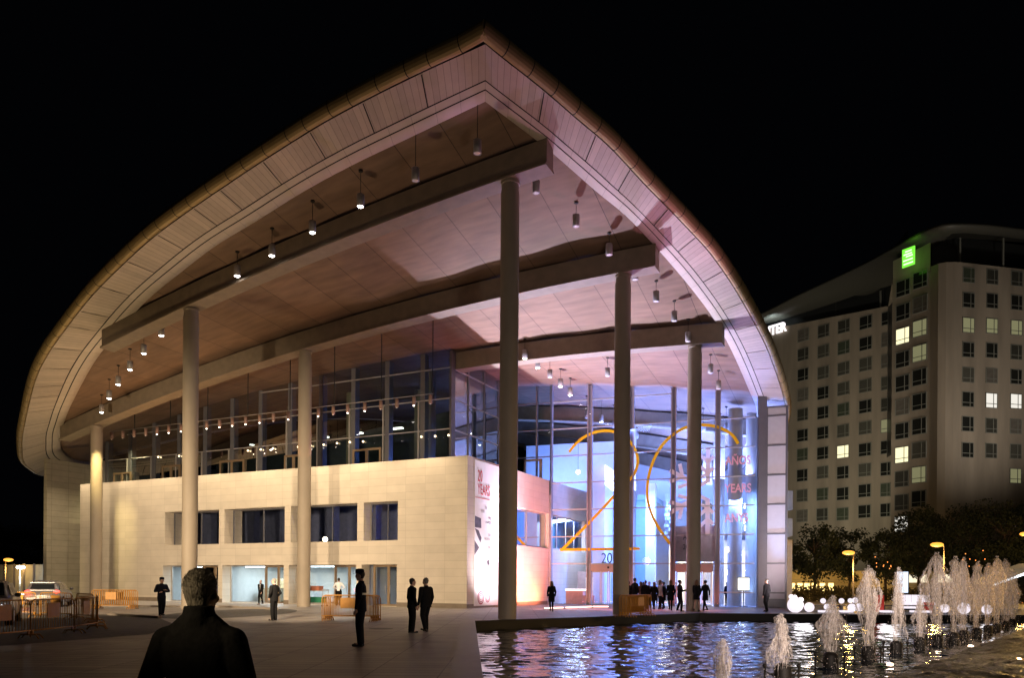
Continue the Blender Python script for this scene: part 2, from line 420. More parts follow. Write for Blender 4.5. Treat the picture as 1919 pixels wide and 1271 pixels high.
# right-hand stone face (runs away from the camera) with the foyer windows
vR = lambda px, py: onu(px, py, UC)
wtop, wbot = vR(966, 950)[1], vR(966, 1022)[1]
rh = [(vR(966, 980)[0]-.9, vR(1029, 990)[0], wbot, wtop)]
v_a = rh[0][1]+.35
rh.append((v_a, v_a+7.2, wbot, wtop))
mb = MB(W); put2 = lambda a, d, z: (UC-d, a, z)
holed(mb, VW, 66, -.3, HW, rh, put2, .35)
mb.face([(UC, VW+.02, HW), (UC, 66, HW), (UC-.4, 66, HW), (UC-.4, VW+.4, HW)])
mb.build('stone_wall', M_stone, hall)
mb = MB(W); mb.box((UC, VW, 0), (UC+.012, 52.3, .25)); mb.build('plinth', MC['dark_plinth'], hall)
def window(parent, fr_pts, a0, a1, z0, z1, put, n, fm, gm, fw=.07, nm='window', split=None):
    """frame mesh with a pane mesh under it"""
    mb = MB(W)
    def bx(p, q, r, s_, d0=-.04, d1=.06):
        A = [put(p, d0, r), put(q, d1, s_)]; mb.box(A[0], A[1])
    bx(a0, a1, z0, z0+fw); bx(a0, a1, z1-fw, z1); bx(a0, a0+fw, z0+fw, z1-fw); bx(a1-fw, a1, z0+fw, z1-fw)
    sp = split or [(k+1)/n for k in range(n-1)]
    for f in sp: c = a0+(a1-a0)*f; bx(c-fw/2, c+fw/2, z0+fw, z1-fw)
    o = mb.build(nm, fm, parent)
    g = MB(W); q = [put(a0+.02, 0, z0+.02), put(a1-.02, 0, z0+.02), put(a1-.02, 0, z1-.02), put(a0+.02, 0, z1-.02)]; g.face(q); g.build('pane', gm, o)
    return o
M_glassw = glass('window_glass', (.62, .66, .80), gain=.5)
for i, (a, b, z0, z1) in enumerate(ups):
    window(hall, None, a, b, z0, z1, lambda a_, d, z: (a_, VW+DR-.02+d, z), 2, M_frame, M_glassw, split=[.52] if i < 3 else [])
# ground floor openings: big pane and a pair of doors
def door(a0, a1, z0, z1, put, fm, gm, fw=.13, nm='door', handle=True):
    mb = MB(W)
    def bx(p, q, r, s_): mb.box(put(p, -.05, r), put(q, .05, s_))
    m_ = (a0+a1)/2
    bx(a0, a0+fw, z0, z1); bx(a1-fw, a1, z0, z1); bx(m_-fw*.7, m_+fw*.7, z0, z1-fw); bx(a0+fw, a1-fw, z1-fw, z1)
    bx(a0+fw, m_-fw*.7, z0, z0+.1); bx(m_+fw*.7, a1-fw, z0, z0+.1)
    o = mb.build(nm, fm, hall)
    g = MB(W); g.face([put(a0+.05, 0, z0+.03), put(a1-.05, 0, z0+.03), put(a1-.05, 0, z1-.05), put(a0+.05, 0, z1-.05)]); g.build('pane', gm, o)
    if handle:
        for s_ in (-1, 1):
            h = MB(W); c = put(m_+s_*fw*1.3, -.11, 1.05); h.box((c[0]-.015, c[1]-.015, .8), (c[0]+.015, c[1]+.015, 1.35)); h.build('handle', M_palef, o)
    return o
plow = lambda a_, d, z: (a_, VW+DR-.02+d, z)
for i, (a, b, z0, z1) in enumerate(lows):
    m_ = a+(b-a)*.58
    if i < 3:
        window(hall, None, a, m_, z0, z1, plow, 1, M_palef, M_glass)
        door(m_, b, z0, z1, plow, M_bronze, M_glass)
    else: door(a+.35, b, z0, z1, plow, M_bronze, M_glass)
pR = lambda a_, d, z: (UC-.30-d, a_, z)
M_gblue = glass('foyer_side_glass', (.35, .55, .7), gain=1.6)
for k, (a, b, z0, z1) in enumerate(rh): window(hall, None, a, b, z0, z1, pR, [2, 4][k], M_palef, M_gblue, fw=.1)
# rooms behind the stone wall
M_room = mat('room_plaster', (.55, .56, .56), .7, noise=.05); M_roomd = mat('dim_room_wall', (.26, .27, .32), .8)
mb = MB(W); b0, b1 = VW+DR+.03, 46.8
UA = lows[0][0]-1
for z in (.0, zl+.25): mb.face([(UA, b0, z), (UC-.5, b0, z), (UC-.5, b1, z), (UA, b1, z)])
mb.face([(UA, b1, 0), (UC-.5, b1, 0), (UC-.5, b1, zl+.25), (UA, b1, zl+.25)])
for u in (UA, (lows[0][1]+lows[1][0])/2, (lows[2][1]+lows[3][0])/2, UC-.5): mb.face([(u, b0, 0), (u, b1, 0), (u, b1, zl+.25), (u, b0, zl+.25)])
mb.build('room_lining', M_room, hall)
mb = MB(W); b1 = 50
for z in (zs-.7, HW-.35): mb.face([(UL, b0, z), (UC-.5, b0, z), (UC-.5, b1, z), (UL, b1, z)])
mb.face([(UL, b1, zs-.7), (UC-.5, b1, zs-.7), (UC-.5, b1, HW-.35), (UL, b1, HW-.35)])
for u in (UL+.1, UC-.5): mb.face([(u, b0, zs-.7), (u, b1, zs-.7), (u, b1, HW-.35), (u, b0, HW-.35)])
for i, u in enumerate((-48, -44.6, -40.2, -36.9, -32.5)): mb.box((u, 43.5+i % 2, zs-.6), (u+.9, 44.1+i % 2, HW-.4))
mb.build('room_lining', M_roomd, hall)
M_strip_on = emis('ceiling_strip_light', (.82, .95, 1), 9)
for i in range(3):
    a, b = lows[i][0], lows[i][1]; mb = MB(W); mb.box((a+.3, b0+1.0, zl-.10), (a+2.1, b0+1.25, zl-.02)); mb.build('ceiling_light', M_strip_on, hall)
    lamp('room_light', 'AREA', W((a+b)/2, b0+2.4, zl+.1), W((a+b)/2, b0+2.4, 0), (300, 380, 700)[i], (.80, .93, 1), 2.2)
lamp('room_light', 'AREA', W(-25.5, b0+2, zl), W(-25.5, b0+2, 0), 90, (.45, .6, 1), 1)
lamp('upper_room_fill', 'AREA', W(-27, 47, HW-.6), W(-31, 45, zs), 2600, (.14, .24, 1), 1.5)  # blue lights added inside so the upper panes read navy
lamp('upper_room_fill', 'AREA', W(-44, 48, HW-.6), W(-44, 46, zs), 1800, (.18, .28, .8), 1.5)
def backdrop_mat():
    m = bpy.data.materials.new('teal_backdrop'); m.use_nodes = True; N, L = nodes(m); b = N['Principled BSDF']; tc = N.new('ShaderNodeTexCoord'); nt = N.new('ShaderNodeTexNoise'); nt.inputs['Scale'].default_value = .9; nt.inputs['Detail'].default_value = 2
    L.new(tc.outputs['Object'], nt.inputs['Vector']); cr = N.new('ShaderNodeValToRGB'); L.new(nt.outputs[0], cr.inputs[0]); e = cr.color_ramp.elements; e[0].position = .38; e[0].color = (.05, .25, .5, 1); e[1].position = .66; e[1].color = (.45, .75, .55, 1); x = cr.color_ramp.elements.new(.52); x.color = (.1, .45, .7, 1)
    L.new(cr.outputs[0], b.inputs['Base Color']); return m
mb = MB(W); mb.box((UC-1.9, VW+.9, zs-.6), (UC-1.8, 60, HW-.4)); mb.build('window_backdrop', backdrop_mat(), hall)  # teal panel added behind the side windows to catch blue light
lamp('backdrop_fill', 'AREA', W(UC-1.0, 44.5, HW-.6), W(UC-1.8, 44.5, 5.5), 330, (.45, .75, 1), 5, size_y=.3)  # added lights that make the teal panel show bright
lamp('backdrop_fill', 'AREA', W(UC-1.0, 52, HW-.6), W(UC-1.8, 52, 5.5), 330, (.45, .75, 1), 7, size_y=.3)
M_uplit = emis('small_globe_light', (1, .85, .5), 14)
mb = MB(W); mb.ball((uq(587, 1014)[0]-.1, VW+DR+.5, zs+.25), .17); mb.build('globe_light', M_uplit, hall)
# furniture seen through the ground floor panes
def cabinet(u, v, s, m_, lab, cat, nm):
    mb = MB(lambda x, y, z: W(x, y, z))
    mb.box((u-s[0]/2, v, .06), (u+s[0]/2, v+s[1], s[2]-.04)); mb.box((u-s[0]/2-.03, v-.03, s[2]-.04), (u+s[0]/2+.03, v+s[1]+.02, s[2]))
    mb.box((u-s[0]/2+.04, v-.015, .12), (u-.02, v, s[2]-.1)); mb.box((u+.02, v-.015, .12), (u+s[0]/2-.04, v, s[2]-.1))
    for a in (-1, 1): mb.box((u+a*(s[0]/2-.08)-.03, v+.03, 0), (u+a*(s[0]/2-.08)+.03, v+.09, .06))
    o = mb.build(nm, m_); tag(o, lab, cat); return o
M_sand = mat('sand_laminate', (.45, .40, .30), .5); M_yel = mat('pale_yellow_card', (.75, .62, .36), .6)
u_ = uq(463, 1120)[0]
cabinet(u_-.2, 43.3, (3.4, .6, 1.05), M_sand, 'low sand-coloured sideboard behind the second ground floor pane', 'sideboard', 'sideboard')
mb = MB(W)
mb.box((u_-.25, 43.35, 1.05), (u_+.5, 43.75, 1.72)); mb.box((u_+.1, 43.34, 1.1), (u_+.14, 43.35, 1.66)); mb.box((u_-.25, 43.34, 1.36), (u_+.5, 43.36, 1.40))
tag(mb.build('cardboard_box', M_yel), 'pale yellow taped box standing on the sand-coloured sideboard', 'box')

# ------------------------------------------------------------------ upper glazing above the stone box
VG = 43.6; UG = -25.8; ZT = 8.05
ZTR = [9.6, 11.6, 13.6, 15.6]
mb = MB(W)
mb.face([(UL, VW+.4, ZT), (UC-.4, VW+.4, ZT), (UC-.4, 60, ZT), (UL, 60, ZT)]); mb.face([(UL, VW+.45, ZT), (UC, VW+.45, ZT), (UC, VW+.45, HW), (UL, VW+.45, HW)])
mb.build('terrace', M_conc, hall)
mus = [-27.95-2.85*k for k in range(12)]
def mull(u, v, z0, z1, w=.34, pale=True, dirv=False, m=None):
    mb = MB(W)
    if dirv: mb.box((u-.25, v-w/2, z0), (u+.05, v+w/2, z1))
    else: mb.box((u-w/2, v-.05, z0), (u+w/2, v+.45, z1))
    o = mb.build('mullion', m or M_frame, hall)
    return o
for u in mus:
    mull(u, VG, ZT, hs(u, VG)+.05)
    mb = MB(W); mb.box((u-.34, VG-.1, ZT), (u-.25, VG+.0, 13.6 if u > -40 else 11.6)); mb.build('frame_post', M_palef, hall)
mull(UG, VG, ZT, hs(UG, VG), .16)
def pane_strip(A, B, z0, ztop, fr=W):
    g = MB(fr); n = 24
    for i in range(n):
        a = [A[k]+(B[k]-A[k])*i/n for k in (0, 1)]; b = [A[k]+(B[k]-A[k])*(i+1)/n for k in (0, 1)]
        g.face([(a[0], a[1], z0), (b[0], b[1], z0), (b[0], b[1], ztop(*b)), (a[0], a[1], ztop(*a))])
    return g
pane_strip((-59.6, VG), (UG, VG), ZT, lambda u, v: hs(u, v)+.1).build('upper_glazing', M_glassd, hall)
pane_strip((UG, VG), (UG, 51.6), ZT, lambda u, v: hs(u, v)+.1).build('side_glazing', M_glassd, hall)
for z in ZTR:
    uu = -59.4
    while hs(uu, VG) < z+.1: uu += .2
    if uu < UG-1:
        mb = MB(W); mb.box((uu, VG-.05, z-.035), (UG, VG+.05, z+.035)); mb.build('transom', M_palef, hall)
    if z < 16:
        mb = MB(W); mb.box((UG-.05, VG, z-.04), (UG+.05, 51.6, z+.04)); mb.build('transom', M_palef, hall)
for v in (45.9, 48.2, 50.4): mull(UG, v, ZT, hs(UG, v), .16, dirv=True)
for u, v in ((-29.5, 47), (-33, 51), (-38, 49), (-45, 50)):
    mb = MB(W); mb.tube([(u, v, ZT), (u, v, hs(u, v))], .4, 20, caps=False); mb.build('inner_column', M_col, hall)
# back wall of the upper foyer
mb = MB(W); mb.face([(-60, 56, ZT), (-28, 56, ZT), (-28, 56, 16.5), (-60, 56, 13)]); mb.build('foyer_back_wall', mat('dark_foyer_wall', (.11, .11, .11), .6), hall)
pT = lambda a_, d, z: (a_, VG-.08+d, z)
for px0, px1 in ((215, 248), (306, 340), (414, 460), (535, 570), (663, 716)):
    a = onv(px0, 860, VG)[0]; b = onv(px1, 860, VG)[0]
    door(a, b, ZT, 10.75 if px0 > 250 else 10.5, pT, M_bronze, M_glassd, fw=.15, handle=False)
# interior spots seen in the upper foyer
M_tiny = emis('tiny_spot', (1, .93, .8), 5); M_tinyw = emis('tiny_warm_globe', (1, .78, .45), 4)
for px, py in ((465,845),(489,843),(512,841),(559,838),(583,836),(607,834),(632,831),(656,829),(681,828),(790,819),(816,818),(841,816),(297,857),(336,855)):
    mb = MB(W); u, z = onv(px, py, VG-.13); mb.ball((u, VG-.13, z), .07, 10, 6); mb.box((u-.02, VG-.12, z+.02), (u+.02, VG-.05, z+.06)); mb.build('wall_globe', M_tinyw, hall)
for px, py, w_ in ((542,828,.22),(607,820,.42),(673,812,.3),(744,803,.5),(472,834,.15)):
    mb = MB(W); u, z = onv(px, py, 50); mb.box((u-w_, 49.9, z-.06), (u+w_, 50.2, z+.05)); mb.build('foyer_ceiling_light', M_tiny, hall)

# ------------------------------------------------------------------ foyer glass front
G0, GD = Vector((2.83, 57.0)), Vector((.942, -.337)).normalized()
GN = Vector((GD.y, -GD.x)) # towards the camera
if GN.y > 0: GN = -GN
def GF(t, d, z): p = G0+GD*t+GN*(-d); return Vector((p.x, p.y, z))     # t along, d behind the glass
def guv(t): p = G0+GD*t; return UV(p.x, p.y)
def gpx(px, py):
    a, b = ray(px, py); t = (a*G0.y-G0.x)/(GD.x-a*GD.y); y = (G0+GD*t).y; return t, CAMH+b*y
def gtop(t): u, v = guv(t); return hs(u, v)+.02
GTS = [gpx(x, 900)[0] for x in (1032, 1105, 1183, 1262, 1345, 1420)]
TL = -3.45
g = MB(GF); n = 10
for i in range(n):
    a, b = TL+(0-TL)*i/n, TL+(0-TL)*(i+1)/n; g.face([(a, 0, ZT), (b, 0, ZT), (b, 0, gtop(b)), (a, 0, gtop(a))])
g.build('foyer_glazing', M_glassd, hall)
M_gclear = glass('foyer_glass', (.86, .92, .97), gain=.8)
for k in range(5):
    g = MB(GF); a0, a1 = GTS[k], GTS[k+1]; z0 = 0 if k in (0, 2, 4) else 2.97
    for i in range(6):
        a, b = a0+(a1-a0)*i/6, a0+(a1-a0)*(i+1)/6; g.face([(a, 0, z0), (b, 0, z0), (b, 0, gtop(b)), (a, 0, gtop(a))])
    g.build('foyer_glazing', M_gclear, hall)
M_mull = mat('foyer_mullion', (.30, .27, .30), .45, .3, noise=.05)
for k, t in enumerate(GTS[:5]):
    w_ = .30 if k else .14
    mb = MB(GF); z1 = gtop(t)+.1; z0 = 0 if k else 0
    mb.box((t-w_/2, .05, z0), (t+w_/2, .45, z1))
    if k: mb.box((t-w_/2-.02, -.06, 0), (t-w_/2+.07, .05, z1)); mb.box((t+w_/2-.05, -.06, 0), (t+w_/2+.04, .05, z1))
    o = mb.build('mullion', M_mull, hall)
ZG = [1.0, 2.97, 4.95, 6.93, 8.9, 10.88, 12.86]
for z in ZG+[14.84]:
    for k in range(5):
        if z < 2 and k != 4: continue
        a, b = GTS[k]+.15, GTS[k+1]-.15
        if gtop(a) < z+.1 or gtop(b) < z: continue
        mb = MB(GF); mb.box((a, -.05, z-.04), (b, .06, z+.04)); mb.build('transom', M_palef, hall)
for z in (10.88, 12.86, 14.84):
    mb = MB(GF); mb.box((TL, -.05, z-.04), (-.1, .06, z+.04)); mb.build('transom', M_frame, hall)
for t in (TL+.05, -1.15): 
    mb = MB(GF); mb.box((t-.06, -.03, ZT), (t+.06, .2, gtop(t))); mb.build('mullion', M_frame, hall)
mb = MB(GF); mb.box((-2.1, -.08, ZT), (-1.98, .1, 10.7)); mb.box((-.9, -.08, ZT), (-.72, .1, 10.7)); mb.box((-2.1, -.08, 10.6), (-.72, .1, 10.75)); mb.build('terrace_door', M_bronze, hall)
# entrance doors: glazed drum lobbies with a deep head
M_head = mat('door_head', (.42, .34, .33), .5, .2, noise=.04)
def entrance(a, b):
    mb = MB(GF); mb.box((a+.1, -.35, 2.42), (b-.1, .55, 2.93)); hd = mb.build('door_head', M_head, hall)
    mb = MB(GF); mb.box(((a+b)/2-.07, -.38, 2.62), ((a+b)/2+.07, -.35, 2.76)); mb.build('sensor', M_dark, hd)
    for (p, q) in ((a+.15, a+.78), (a+.82, (a+b)/2-.03), ((a+b)/2+.03, b-.82), (b-.78, b-.15)):
        mb = MB(GF)
        for (r, s_) in ((p, p+.05), (q-.05, q)): mb.box((r, -.25, .02), (s_, -.2, 2.42))
        mb.box((p, -.25, .02), (q, -.2, .1)); mb.box((p, -.25, 2.34), (q, -.2, 2.42)); d = mb.build('door', M_palef, hall)
        g = MB(GF); g.face([(p, -.22, .05), (q, -.22, .05), (q, -.22, 2.4), (p, -.22, 2.4)]); g.build('pane', M_gclear, d)
entrance(GTS[1]+.15, GTS[2]-.15); entrance(GTS[3]+.15, GTS[4]-.15)
# right-hand end: dark post and frosted panels
tP = [gpx(x, 900)[0] for x in (1422, 1437, 1476)]
mb = MB(GF); mb.box((tP[0], -.2, 0), (tP[1], .5, gtop(tP[1])+.1)); mb.box((tP[0]-.09, .0, 0), (tP[0]-.02, .2, gtop(tP[0]))); mb.build('end_post', M_frame, hall)
M_frost = mat('frosted_panel', (.62, .60, .66), .5, noise=.04)
zp = [.55, 1.0, 2.97, 4.95, 6.93, 8.9, 10.88, 12.86, 13.45]
for i in range(len(zp)-1):
    mb = MB(GF); mb.box((tP[1]+.06, -.02, zp[i]+.05), (tP[2]-.1, .05, zp[i+1]-.05)); mb.build('frosted_panel', M_frost, hall)
mb = MB(GF)
for z in zp: mb.box((tP[1], -.08, z-.05), (tP[2], .02, z+.05))
mb.box((tP[1], -.1, 0), (tP[1]+.07, .04, 13.5)); mb.box((tP[2]-.12, -.1, 0), (tP[2]+.02, .3, 13.5)); mb.box((tP[1], .1, 0), (tP[2], .4, 13.45)); mb.build('panel_frame', M_frame, hall)
# side wall behind it, running back
mb = MB(GF); mb.face([(tP[2]-.15, .3, 0), (tP[2]-3.6, 24, 0), (tP[2]-3.6, 24, 11.5), (tP[2]-.15, .3, 12.6)]); mb.build('side_wall', M_white, hall)

# ------------------------------------------------------------------ inside the foyer
M_floor = mat('foyer_floor', (.30, .27, .26), .25, noise=.06)
mb = MB(GF); mb.face([(-3, .02, .01), (tP[2], .02, .01), (tP[2], 30, .01), (-6, 30, .01)]); mb.build('foyer_floor', M_floor, hall)
mb = MB(GF); mb.box((-4, 22, 0), (tP[2], 22.3, 14)); mb.build('back_wall', M_white, hall)
mb = MB(GF)   # white stair box and its blue side
mb.box((2.1, 3.2, 0), (3.3, 9, 10.6)); mb.build('white_core', M_white, hall)
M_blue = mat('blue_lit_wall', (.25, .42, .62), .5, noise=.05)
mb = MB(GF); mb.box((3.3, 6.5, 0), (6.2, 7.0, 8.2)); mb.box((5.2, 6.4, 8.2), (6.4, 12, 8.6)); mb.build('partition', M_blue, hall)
mb = MB(GF); mb.box((6.25, 4.2, 0), (6.95, 4.9, 9.2)); mb.build('pillar', M_white, hall)
for t, d, r, h_ in ((12.9, 2.4, .50, 14), (14.0, 4.4, .48, 14), (9.7, 9, .35, 5.4), (8.6, 12, .35, 5.4), (7.8, 9, .3, 5.4)):
    mb = MB(GF); mb.tube([(t, d, 0), (t, d, h_)], r, 24, caps=False); mb.build('foyer_column', M_white if h_ < 10 else M_col, hall)
# galleries with wavy undersides stepping down to the right
def gallery(t0, t1, d, z0, z1, amp=.22, depth=4):
    mb = MB(GF); n = 40
    def zz(t): return z0+(z1-z0)*(t-t0)/(t1-t0)+amp*math.sin(t*1.5)
    for i in range(n):
        a, b = t0+(t1-t0)*i/n, t0+(t1-t0)*(i+1)/n
        mb.face([(a, d, zz(a)), (b, d, zz(b)), (b, d+depth, zz(b)+.5), (a, d+depth, zz(a)+.5)], sm=True)
        mb.face([(a, d, zz(a)), (b, d, zz(b)), (b, d, zz(b)+.12), (a, d, zz(a)+.12)])
        mb.face([(a, d+.3, zz(a)+.12), (b, d+.3, zz(b)+.12), (b, d+.3, z0-(t1-t0)*0+1.5+(z1-z0)*(b-t0)/(t1-t0)), (a, d+.3, z0+1.5+(z1-z0)*(a-t0)/(t1-t0))])
    return mb
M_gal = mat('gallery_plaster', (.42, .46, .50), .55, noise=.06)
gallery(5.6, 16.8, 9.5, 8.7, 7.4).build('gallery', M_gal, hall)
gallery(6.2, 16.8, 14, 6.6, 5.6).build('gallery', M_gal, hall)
mb = MB(GF); mb.box((6.4, 15.5, 0), (16.8, 15.8, 5.4)); mb.build('inner_wall', mat('warm_inner_wall', (.62, .56, .45), .6), hall)
mb = MB(GF); mb.box((-6, 12, 0), (2.1, 12.3, 14)); mb.build('inner_wall', M_white, hall)
mb = MB(GF); mb.box((.35, 5.9, 0), (1.9, 6.0, 2.5)); mb.build('inner_door', mat('pinkish_door', (.5, .38, .36), .5), hall)
# snaking lights inside
M_dlit = emis('downlight_lit', (1, .95, .9), 9)
random.seed(3)
for px, py, d in ((1080,960-0,8),(1190,1030,9),(1225,1029,10),(1207,1011,10),(1200,1013,10),(1310,940,7),(1364,1034,2),(1393,1041,4),(1396,952,6),(1395,980,6),(1405,985,6),(1397,993,6),(1240,1001,8),(1326,986,8),(1398,1070,5),(1362,1077,4),(1345,1116,3)):
    a, b = ray(px, py); q = G0-GN*d; t = (a*q.y-q.x)/(GD.x-a*GD.y); z = CAMH+b*(q+GD*t).y
    mb = MB(GF); mb.ball((t, d, z), .065, 10, 6); mb.box((t-.04, d-.04, z+.05), (t+.04, d+.04, z+.3)); mb.build('spot', M_dlit, hall)
t, z = gpx(1074, 880)
gl = thing('globe_lamp', 'small glowing globe hanging high inside the glass front near the stone wall', 'globe lamp', GF(t, 1.5, z)); mb = MB(); mb.ball((0, 0, 0), .16, 14, 10); mb.build('globe', M_dlit, gl); mb = MB(); mb.tube([(0, 0, .14), (0, 0, 2.5)], .012, 6); mb.build('cord', M_dark, gl)
# hanging strings of little cubes (a mobile)
M_cube = mat('silver_cube', (.55, .6, .65), .3, .7)
mob = thing('hanging_mobile', 'string of small silver cubes hanging behind the big orange zero', 'mobile', GF(gpx(1230, 925)[0]+.6, 3, 6))
for i in range(9):
    mb = MB(); x, y, z = random.uniform(-.2, .25), random.uniform(-.2, .2), 1.2-.27*i; mb.obox((x-.03*i, y, z), (.26, .26, .22), random.uniform(0, 1)); mb.tube([(x-.03*i, y, z+.1), (x-.03*i, y, 2.2)], .006, 4); mb.build('cube', M_cube, mob)

# ------------------------------------------------------------------ lettering and shapes stuck on the glass
def film(name, col, k=.38):
    m = bpy.data.materials.new(name); m.use_nodes = True; N, L = nodes(m); N.remove(N['Principled BSDF']); d = N.new('ShaderNodeBsdfDiffuse'); t = N.new('ShaderNodeBsdfTranslucent'); x = N.new('ShaderNodeMixShader')
    d.inputs[0].default_value = (*col, 1); t.inputs[0].default_value = (*col, 1); x.inputs[0].default_value = k; L.new(d.outputs[0], x.inputs[1]); L.new(t.outputs[0], x.inputs[2]); L.new(x.outputs[0], N['Material Output'].inputs[0]); return m
M_or = film('orange_film', (.95, .60, .03)); M_pk = film('pink_film', (.92, .80, .78)); M_pl = film('pink_letter_film', (.85, .45, .50), .12)
def ribbon(pts, w_, name, m, lab, cat, closed=False, dd=-.03):
    P = [Vector((*gpx(*p), 0)) for p in pts]; P = catmull([(p.x, p.y, 0) for p in P], 60) if len(P) > 2 else [(P[0].lerp(P[1], k/4)) for k in range(5)]
    mb = MB(GF); L, R_ = [], []
    for i, p in enumerate(P):
        d = (P[min(i+1, len(P)-1)]-P[max(0, i-1)]).normalized(); n_ = Vector((-d.y, d.x, 0))*w_/2; L.append(p+n_); R_.append(p-n_)
    for i in range(len(P)-1):
        q = [L[i], R_[i], R_[i+1], L[i+1]]; mb.face([(a.x, dd, a.y) for a in q]); mb.face([(a.x, dd+.012, a.y) for a in q][::-1])
    return mb
two = thing('giant_digit', 'giant thin orange figure two drawn on the foyer glass', 'digit', GF(gpx(1125, 1030)[0], -.03, 3.5))
ribbon([(1067,848),(1080,832),(1098,818),(1118,810),(1140,808),(1162,813),(1180,827),(1192,846),(1196,866),(1192,882),(1184,896),(1150,932),(1103,982),(1052,1033)], .20, '', 0, 0, 0).build('stroke', M_or, two)
ribbon([(1050,1031),(1200,1029)], .19, '', 0, 0, 0, dd=-.045).build('stroke', M_or, two)
o = ribbon([(1384,832),(1374,817),(1358,806),(1338,799),(1310,797),(1285,802),(1262,815),(1240,837),(1224,867),(1215,900),(1214,933),(1221,962),(1235,990),(1256,1020)], .20, '', 0, 0, 0).build('giant_digit', M_or, None)
tag(o, 'giant thin orange open figure zero drawn on the foyer glass round the snowflake', 'digit')
def text_mesh(txt, size, ext=.01, sx=1., align='LEFT', bold=0):
    c = bpy.data.curves.new('t', 'FONT'); c.body = txt; c.size = size; c.extrude = ext; c.align_x = align; c.offset = bold
    o = bpy.data.objects.new('t', c); C.objects.link(o); bpy.context.view_layer.update()
    me = bpy.data.meshes.new_from_object(o.evaluated_get(bpy.context.evaluated_depsgraph_get())); bpy.data.objects.remove(o)
    me.transform(Matrix.Diagonal((sx, 1, 1, 1))); return me
def text(name, txt, size, m, org, xdir, parent=None, sx=1., bold=0, ext=.01):
    """org = lower left corner, xdir = reading direction (world, horizontal)"""
    me = text_mesh(txt, size, ext, sx, bold=bold); me.materials.clear(); me.materials.append(m)
    o = bpy.data.objects.new(name, me); C.objects.link(o); x = Vector(xdir).normalized(); n_ = x.cross(Vector((0, 0, 1)))
    M = Matrix(((x.x, 0, n_.x, org[0]), (x.y, 0, n_.y, org[1]), (0, 1, 0, org[2]), (0, 0, 0, 1)))
    o.matrix_basis = M
    if parent is not None: o.parent = parent; o.matrix_parent_inverse = parent.matrix_basis.inverted()
    return o
gx = (GD.x, GD.y, 0)
for (x, y, s_, lab) in ((1360, 872, 'AÑOS', 'pink word AÑOS on the foyer glass, top line of three'), (1359, 924, 'YEARS', 'pink word YEARS on the foyer glass, middle line of three'), (1359, 979, 'ANYS', 'pink word ANYS on the foyer glass, bottom line of three')):
    t, z = gpx(x, y); tag(text('glass_lettering', s_, .82, M_pl, GF(t, -.04, z), gx, sx=.74, bold=.018), lab, 'lettering')
t, z = gpx(1127, 1056); tag(text('glass_lettering', '20', 1.05, mat('dark_lettering', (.03, .04, .06), .4, noise=0), GF(t, -.04, z), gx, sx=.8), 'thin dark number 20 above the left entrance door', 'lettering')
t, z = gpx(1279, 1012); tag(text('glass_lettering', 'A', .55, MC['dark_lettering'], GF(t, .3, z), gx, sx=.8), 'dark letter A on the pale panel above the right door', 'lettering')
t, z = gpx(1279, 1030); tag(text('glass_lettering', '20', .5, MC['dark_lettering'], GF(t, .3, z), gx, sx=.8), 'dark number 20 on the pale panel above the right door', 'lettering')
mb = MB(GF); a, b = GTS[3]+.1, GTS[4]-.1; mb.box((a, .35, 3.1), (b, .38, 5.6)); tag(mb.build('indoor_banner', mat('pale_pink_panel', (.62, .5, .52), .6)), 'pale pink banner panel hanging inside above the right entrance door', 'banner')
# snowflake
def snow(cx, cy, R):
    c = Vector((*gpx(cx, cy), 0)); mb = MB(GF); dd = -.032
    def bar(p, q, w_, k=[0]):
        k[0] += 1; e = dd-.0022*(k[0] % 9); p = Vector(p); q = Vector(q); d = (q-p).normalized(); n_ = Vector((-d.y, d.x, 0))*w_/2
        mb.face([(a.x, e, a.y) for a in (p-n_, q-n_, q+n_, p+n_)])
    lim = gpx(1338, 917)[0]
    def seg(p, q, w_):
        p = Vector(p); q = Vector(q)
        if p.x > lim: return
        if q.x > lim: q = p.lerp(q, (lim-p.x)/(q.x-p.x))
        bar(p, q, w_)
    D = lambda g: Vector((math.cos(rad(g)), math.sin(rad(g)), 0))
    for g in (90, 150, 210, 270):
        seg(c+D(g)*R*.18, c+D(g)*R, .30)
        for f, l in ((.40, .34), (.66, .32)):
            for k in (-48, 48): seg(c+D(g)*R*f, c+D(g)*R*f+D(g+k)*R*l, .25)
    for g in (90, 150, 210): seg(c+D(g)*R*.22, c+D(g+60)*R*.22, .26); seg(c+D(g)*R*.40, c+D(g+60)*R*.40, .20)
    return tag(mb.build('snowflake', M_pk, None, weld=False), 'big pink snowflake stuck on the foyer glass inside the zero', 'snowflake')
snow(1327, 920, 3.0)

# ------------------------------------------------------------------ banner on the stone face beside the corner
PB = lambda a_, d, z: W(UC+.03+d, a_, z)
ban = thing('banner', 'tall white printed banner reading 20 YEARS on the stone wall by the corner', 'banner', W(UC+.03, VW+1.6, .1))
b0_, b1_ = vR(889, 1000)[0], vR(889, 1000)[0]+3.9; bz1 = HW-.12
mb = MB(W); mb.box((UC+.012, b0_, .12), (UC+.03, b1_, bz1)); mb.build('sheet', mat('banner_cloth', (.80, .78, .78), .6, noise=.02), ban)
M_red = mat('red_print', (.55, .06, .05), .5, noise=0); M_gr = mat('grey_print', (.42, .42, .44), .5, noise=0); M_bk = mat('black_print', (.10, .09, .10), .5, noise=.3)
M_rose = mat('rose_print', (.35, .06, .10), .5, noise=.3, nscale=6)
vx = (VX, VY, 0)
def btext(s_, v, z, size, m, sx=.8, bold=0): return text('print', s_, size, m, PB(v, .008, z), vx, ban, sx=sx, bold=bold, ext=.004)
